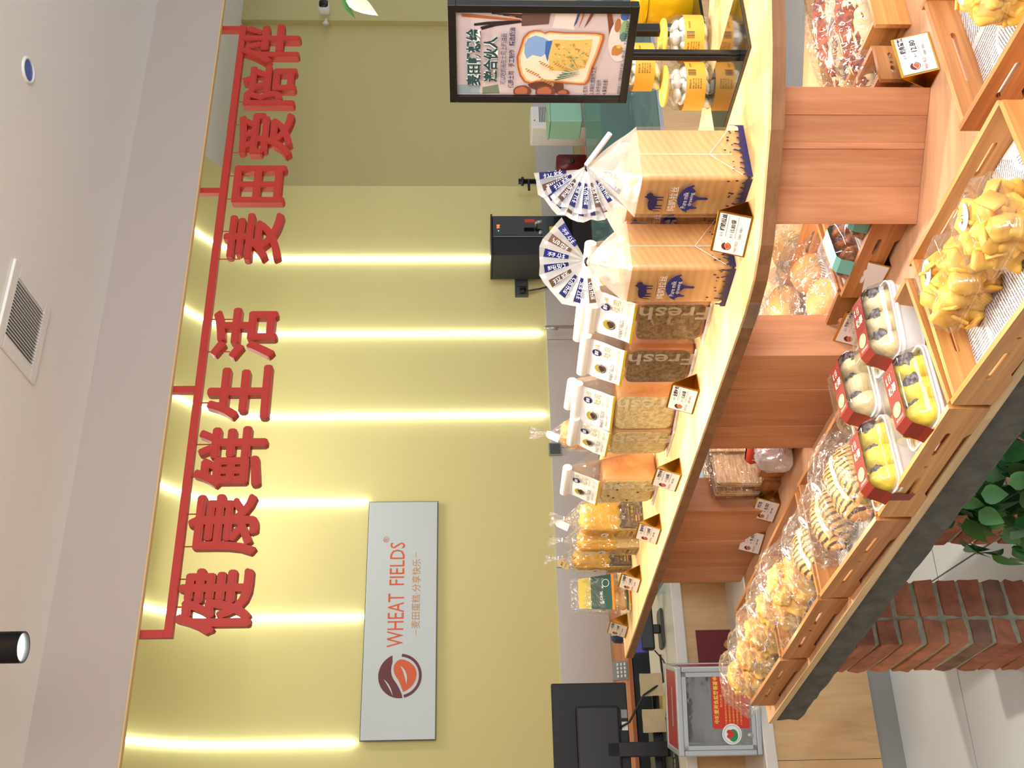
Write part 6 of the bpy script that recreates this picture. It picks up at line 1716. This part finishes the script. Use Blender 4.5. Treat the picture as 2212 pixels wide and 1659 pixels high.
t, pts = flat_sign('notice_card', [(1450, 1546), (1441, 1496), (1409, 1493), (1413, 1546)], UPZ, 'small orange-headed notice card beside the black sign', 'notice', P['kraft'])
A = pts[0]
flat_text(t, pts, '企业微信', .1, .9, .78, .94, P['ink'])
for k in range(4): flat_text(t, pts, '扫码入群领取优惠', .06, .55, .12 + .14 * k, .2 + .14 * k, P['ink'])
flat_text(t, pts, '❀', .65, .95, .45, .7, P['redink'])
# red festive poster on the panel
t = thing('red_notice', 'dark red poster with a gold ornament on the counter panel', 'poster', W(1585, 1432, DU - .003), WR)
o0 = W(1585, 1432, DU - .003); wq = (W(1585, 1360, DU - .003) - o0).dot(WT); hq = W(1508, 1396, DU).z - W(1583, 1396, DU).z
mk('paper', G().box(0, wq, 0, .002, 0, hq), plain('dark_red_paper', srgb(112, 18, 26), .6), t)
mk('gold_motif', plate([circ(.03, .03, .022, .016, 12, 4, .4)], .001), P['gold_txt'], t, (0, -.001, 0), FRONT)
mk('gold_motif', plate([circ(.075, .022, .016, .010, 12, 6, .4)], .001), P['gold_txt'], t, (0, -.001, 0), FRONT)
# donation box
bl = on_z(1650, 1632, LEDZ)
bz = math.radians(12)
t = thing('donation_box', 'aluminium-framed donation box with red lid and red notice behind the glass', 'donation box', bl, bz)
bw = .345; bd = .24; bh = (W(1450, 1540, 4.0).z - LEDZ) * .97
bw = (at(1640, 1437, bl.y + bw * math.sin(bz)) - bl).x / math.cos(bz)
fr_ = .022
def ed(x0, x1, y0, y1, z0, z1): mk('frame_bar', G().box(x0, x1, y0, y1, z0, z1), P['alu'], t, bevel=.005)
for y0 in (0, bd - fr_):
    ed(0, bw, y0, y0 + fr_, 0.0005, fr_); ed(0, bw, y0, y0 + fr_, bh - fr_, bh)
    ed(0, fr_, y0, y0 + fr_, fr_, bh - fr_); ed(bw - fr_, bw, y0, y0 + fr_, fr_, bh - fr_)
for x0 in (0, bw - fr_):
    ed(x0, x0 + fr_, fr_, bd - fr_, .0005, fr_); ed(x0, x0 + fr_, fr_, bd - fr_, bh - fr_, bh)
inner = .016
for (a, b, c, e) in ((fr_, bw - fr_, bh - fr_ - inner, bh - fr_), (fr_, bw - fr_, fr_, fr_ + inner), (fr_, fr_ + inner, fr_, bh - fr_), (bw - fr_ - inner, bw - fr_, fr_, bh - fr_)):
    mk('door_frame', G().box(a, b, .003, .012, c, e), P['alu'], t, bevel=.001)
mk('red_lid', G().box(fr_, bw - fr_, fr_, bd - fr_, bh - .008, bh - .004), P['boxred'], t)
mk('coin_slot', G().box(bw * .3, bw * .75, bd * .45, bd * .5, bh - .004, bh - .003), P['alu'], t)
mk('red_side', G().box(.004, .008, fr_, bd - fr_, fr_, bh - fr_), P['boxred'], t)
mk('red_side', G().box(bw - .008, bw - .004, fr_, bd - fr_, fr_, bh - fr_), P['boxred'], t)
mk('grey_back', G().box(fr_, bw - fr_, bd - .012, bd - .008, fr_, bh - fr_), P['greyplate'], t)
mk('grey_floor', G().box(fr_, bw - fr_, .02, bd - .012, .006, .01), P['greyplate'], t)
mk('glass_front', G().box(fr_ + inner, bw - fr_ - inner, .006, .009, fr_ + inner, bh - fr_ - inner), P['clear'], t)
nt0 = mk('notice', plate([[(p[0], p[1]) for p in rrect(bw * .60, bh * .44, .008, 0, 3, bw * .60, bh * .36)]], .0008), P['noticered'], t, (0, .005, 0), FRONT)
def tt(body, x0, x1, z0, z1, m='yellowlid', off=0): mk('lettering', fit(glyphs(body, 1, off), x0 * bw, x1 * bw, z0 * bh, z1 * bh), P[m], nt0, (0, 0, .001))
tt('中城爱滋会益慈善基金', .36, .89, .50, .56, off=.02)
tt('助力大爱', .54, .68, .455, .485)
for k in range(5): tt('行善捐款助学助困传递温暖爱心互助', .34, .88, .41 - .045 * k, .43 - .045 * k)
bd_ = mk('badge', plate([circ(bw * .24, bh * .36, bw * .115, bw * .115, 28)], .0008), P['whiteprint'], t, (0, .0045, 0), FRONT)
HEART = [(0, -1), (.55, -.45), (.95, .1), (.98, .55), (.7, .9), (.35, .9), (0, .6), (-.35, .9), (-.7, .9), (-.98, .55), (-.95, .1), (-.55, -.45)]
L = [(plate([circ(bw * .24, bh * .36, bw * .10, bw * .10, 28), circ(bw * .24, bh * .36, bw * .093, bw * .093, 28)], .0002), Matrix.Translation((0, 0, .001)), P['mint']),
     (plate([circ(bw * .225, bh * .345, bw * .07, bw * .055, 20)], .0002), Matrix.Translation((0, 0, .0011)), plain('badge_green', srgb(40, 140, 90), .5)),
     (plate([[(bw * .24 + a * bw * .05, bh * .375 + b * bw * .05) for a, b in HEART]], .0002), Matrix.Translation((0, 0, .0016)), P['noticered'])]
mk('badge_print', join_meshes(L), None, bd_)
mk('lock', G(True).lathe([(.012, 0), (.010, .004), (.0005, .005)], 16, cap=False), P['steel'], t, (bw * .22, .006, bh * .14), FRONT)

# ---------------------------------------------------------------- plants
def leafmesh(L_, w_, mat):
    rows = []
    for i in range(7):
        s = i / 6; hw = w_ * math.sin(math.pi * min(1, s ** .72)) ** .9 * (1 - s * .15) if 0 < s < 1 else .0006
        z = -.25 * L_ * s * s
        rows.append([(-hw, s * L_, z + .18 * hw), (-hw * .5, s * L_ + .0, z + .03 * hw), (0, s * L_ + (.0 if s < 1 else .002), z - .06 * hw), (hw * .5, s * L_, z + .03 * hw), (hw, s * L_, z + .18 * hw)])
    me = G(True).rings(rows, cap0=False, cap1=False, closed=False).mesh(mat); return me
lms = [leafmesh(.062, .024, P['leaf']), leafmesh(.05, .021, P['leaf2']), leafmesh(.07, .027, P['leaf'])]
pc0 = at(2190, 1062, 2.06)
t = thing('pothos_plant', 'bushy green pothos plant in a clay pot under the table', 'plant', (pc0.x + .05, pc0.y, 0))
mk('pot', G(True).lathe([(.10, .0005), (.115, .02), (.135, .34), (.145, .35), (.145, .37), (.13, .37), (.125, .34)], 28), P['terracotta'], t)
rg = random.Random(21)
heart = Vector((0, 0, .52))
for k in range(230):
    a = rg.uniform(0, 2 * math.pi); el = rg.uniform(-.8, 1.15); rad = rg.uniform(.5, 1.0)
    d = Vector((math.cos(a) * math.cos(el), math.sin(a) * math.cos(el), math.sin(el) * .75))
    pp = heart + Vector((d.x * .185, d.y * .16, d.z * .19)) * rad
    tilt = rg.uniform(-1.5, -.5)
    mk('leaf', lms[rg.randrange(3)], None, t, pp, (tilt, rg.uniform(-.5, .5), a - math.pi / 2 + rg.uniform(-.5, .5)))
for k in range(10):
    a = k * .63
    mk('stem', G(True).tube([(0, 0, .34), (.05 * math.cos(a), .05 * math.sin(a), .44), (.11 * math.cos(a), .11 * math.sin(a), .50)], .003, 5), P['leaf2'], t)
pv = at(752, -8, 2.3)
t = thing('hanging_leaves', 'bright variegated leaves hanging in from the top right edge', 'plant', pv)
lw_ = leafmesh(.09, .026, P['leafwhite'])
rm_ = (Matrix.Rotation(math.radians(90), 3, 'Z') @ Matrix.Rotation(math.radians(-42), 3, 'X') @ Matrix.Rotation(math.radians(62), 3, 'Y')).to_euler()
mk('leaf', lw_, None, t, (.01, 0, 0), tuple(rm_))
mk('leaf', leafmesh(.06, .02, P['leaf2']), None, t, (.01, .0, .01), (math.radians(-10), .3, math.radians(60)))
mk('stem', G(True).tube([(0, 0, 0), (.08, 0, .03), (.25, .02, .2), (.35, .02, CEIL - pv.z - .02)], .0025, 6), P['leaf2'], t)

# tube light housings under the top shelf
for i, (lp, pw) in enumerate(UNDER):
    t = thing('tube_light', ('slim tube light under the shelf, between the first and second support', 'slim tube light under the shelf, over the pineapple buns', 'slim tube light under the shelf, over the wrapped sandwiches', 'slim tube light under the shelf, at the right end')[i], 'light', (lp[0], lp[1], 1.0775), math.atan2(.8175, -.576))
    mk('housing', G().box(-.18, .18, -.018, .018, 0, .0085), P['white'], t, bevel=.002)
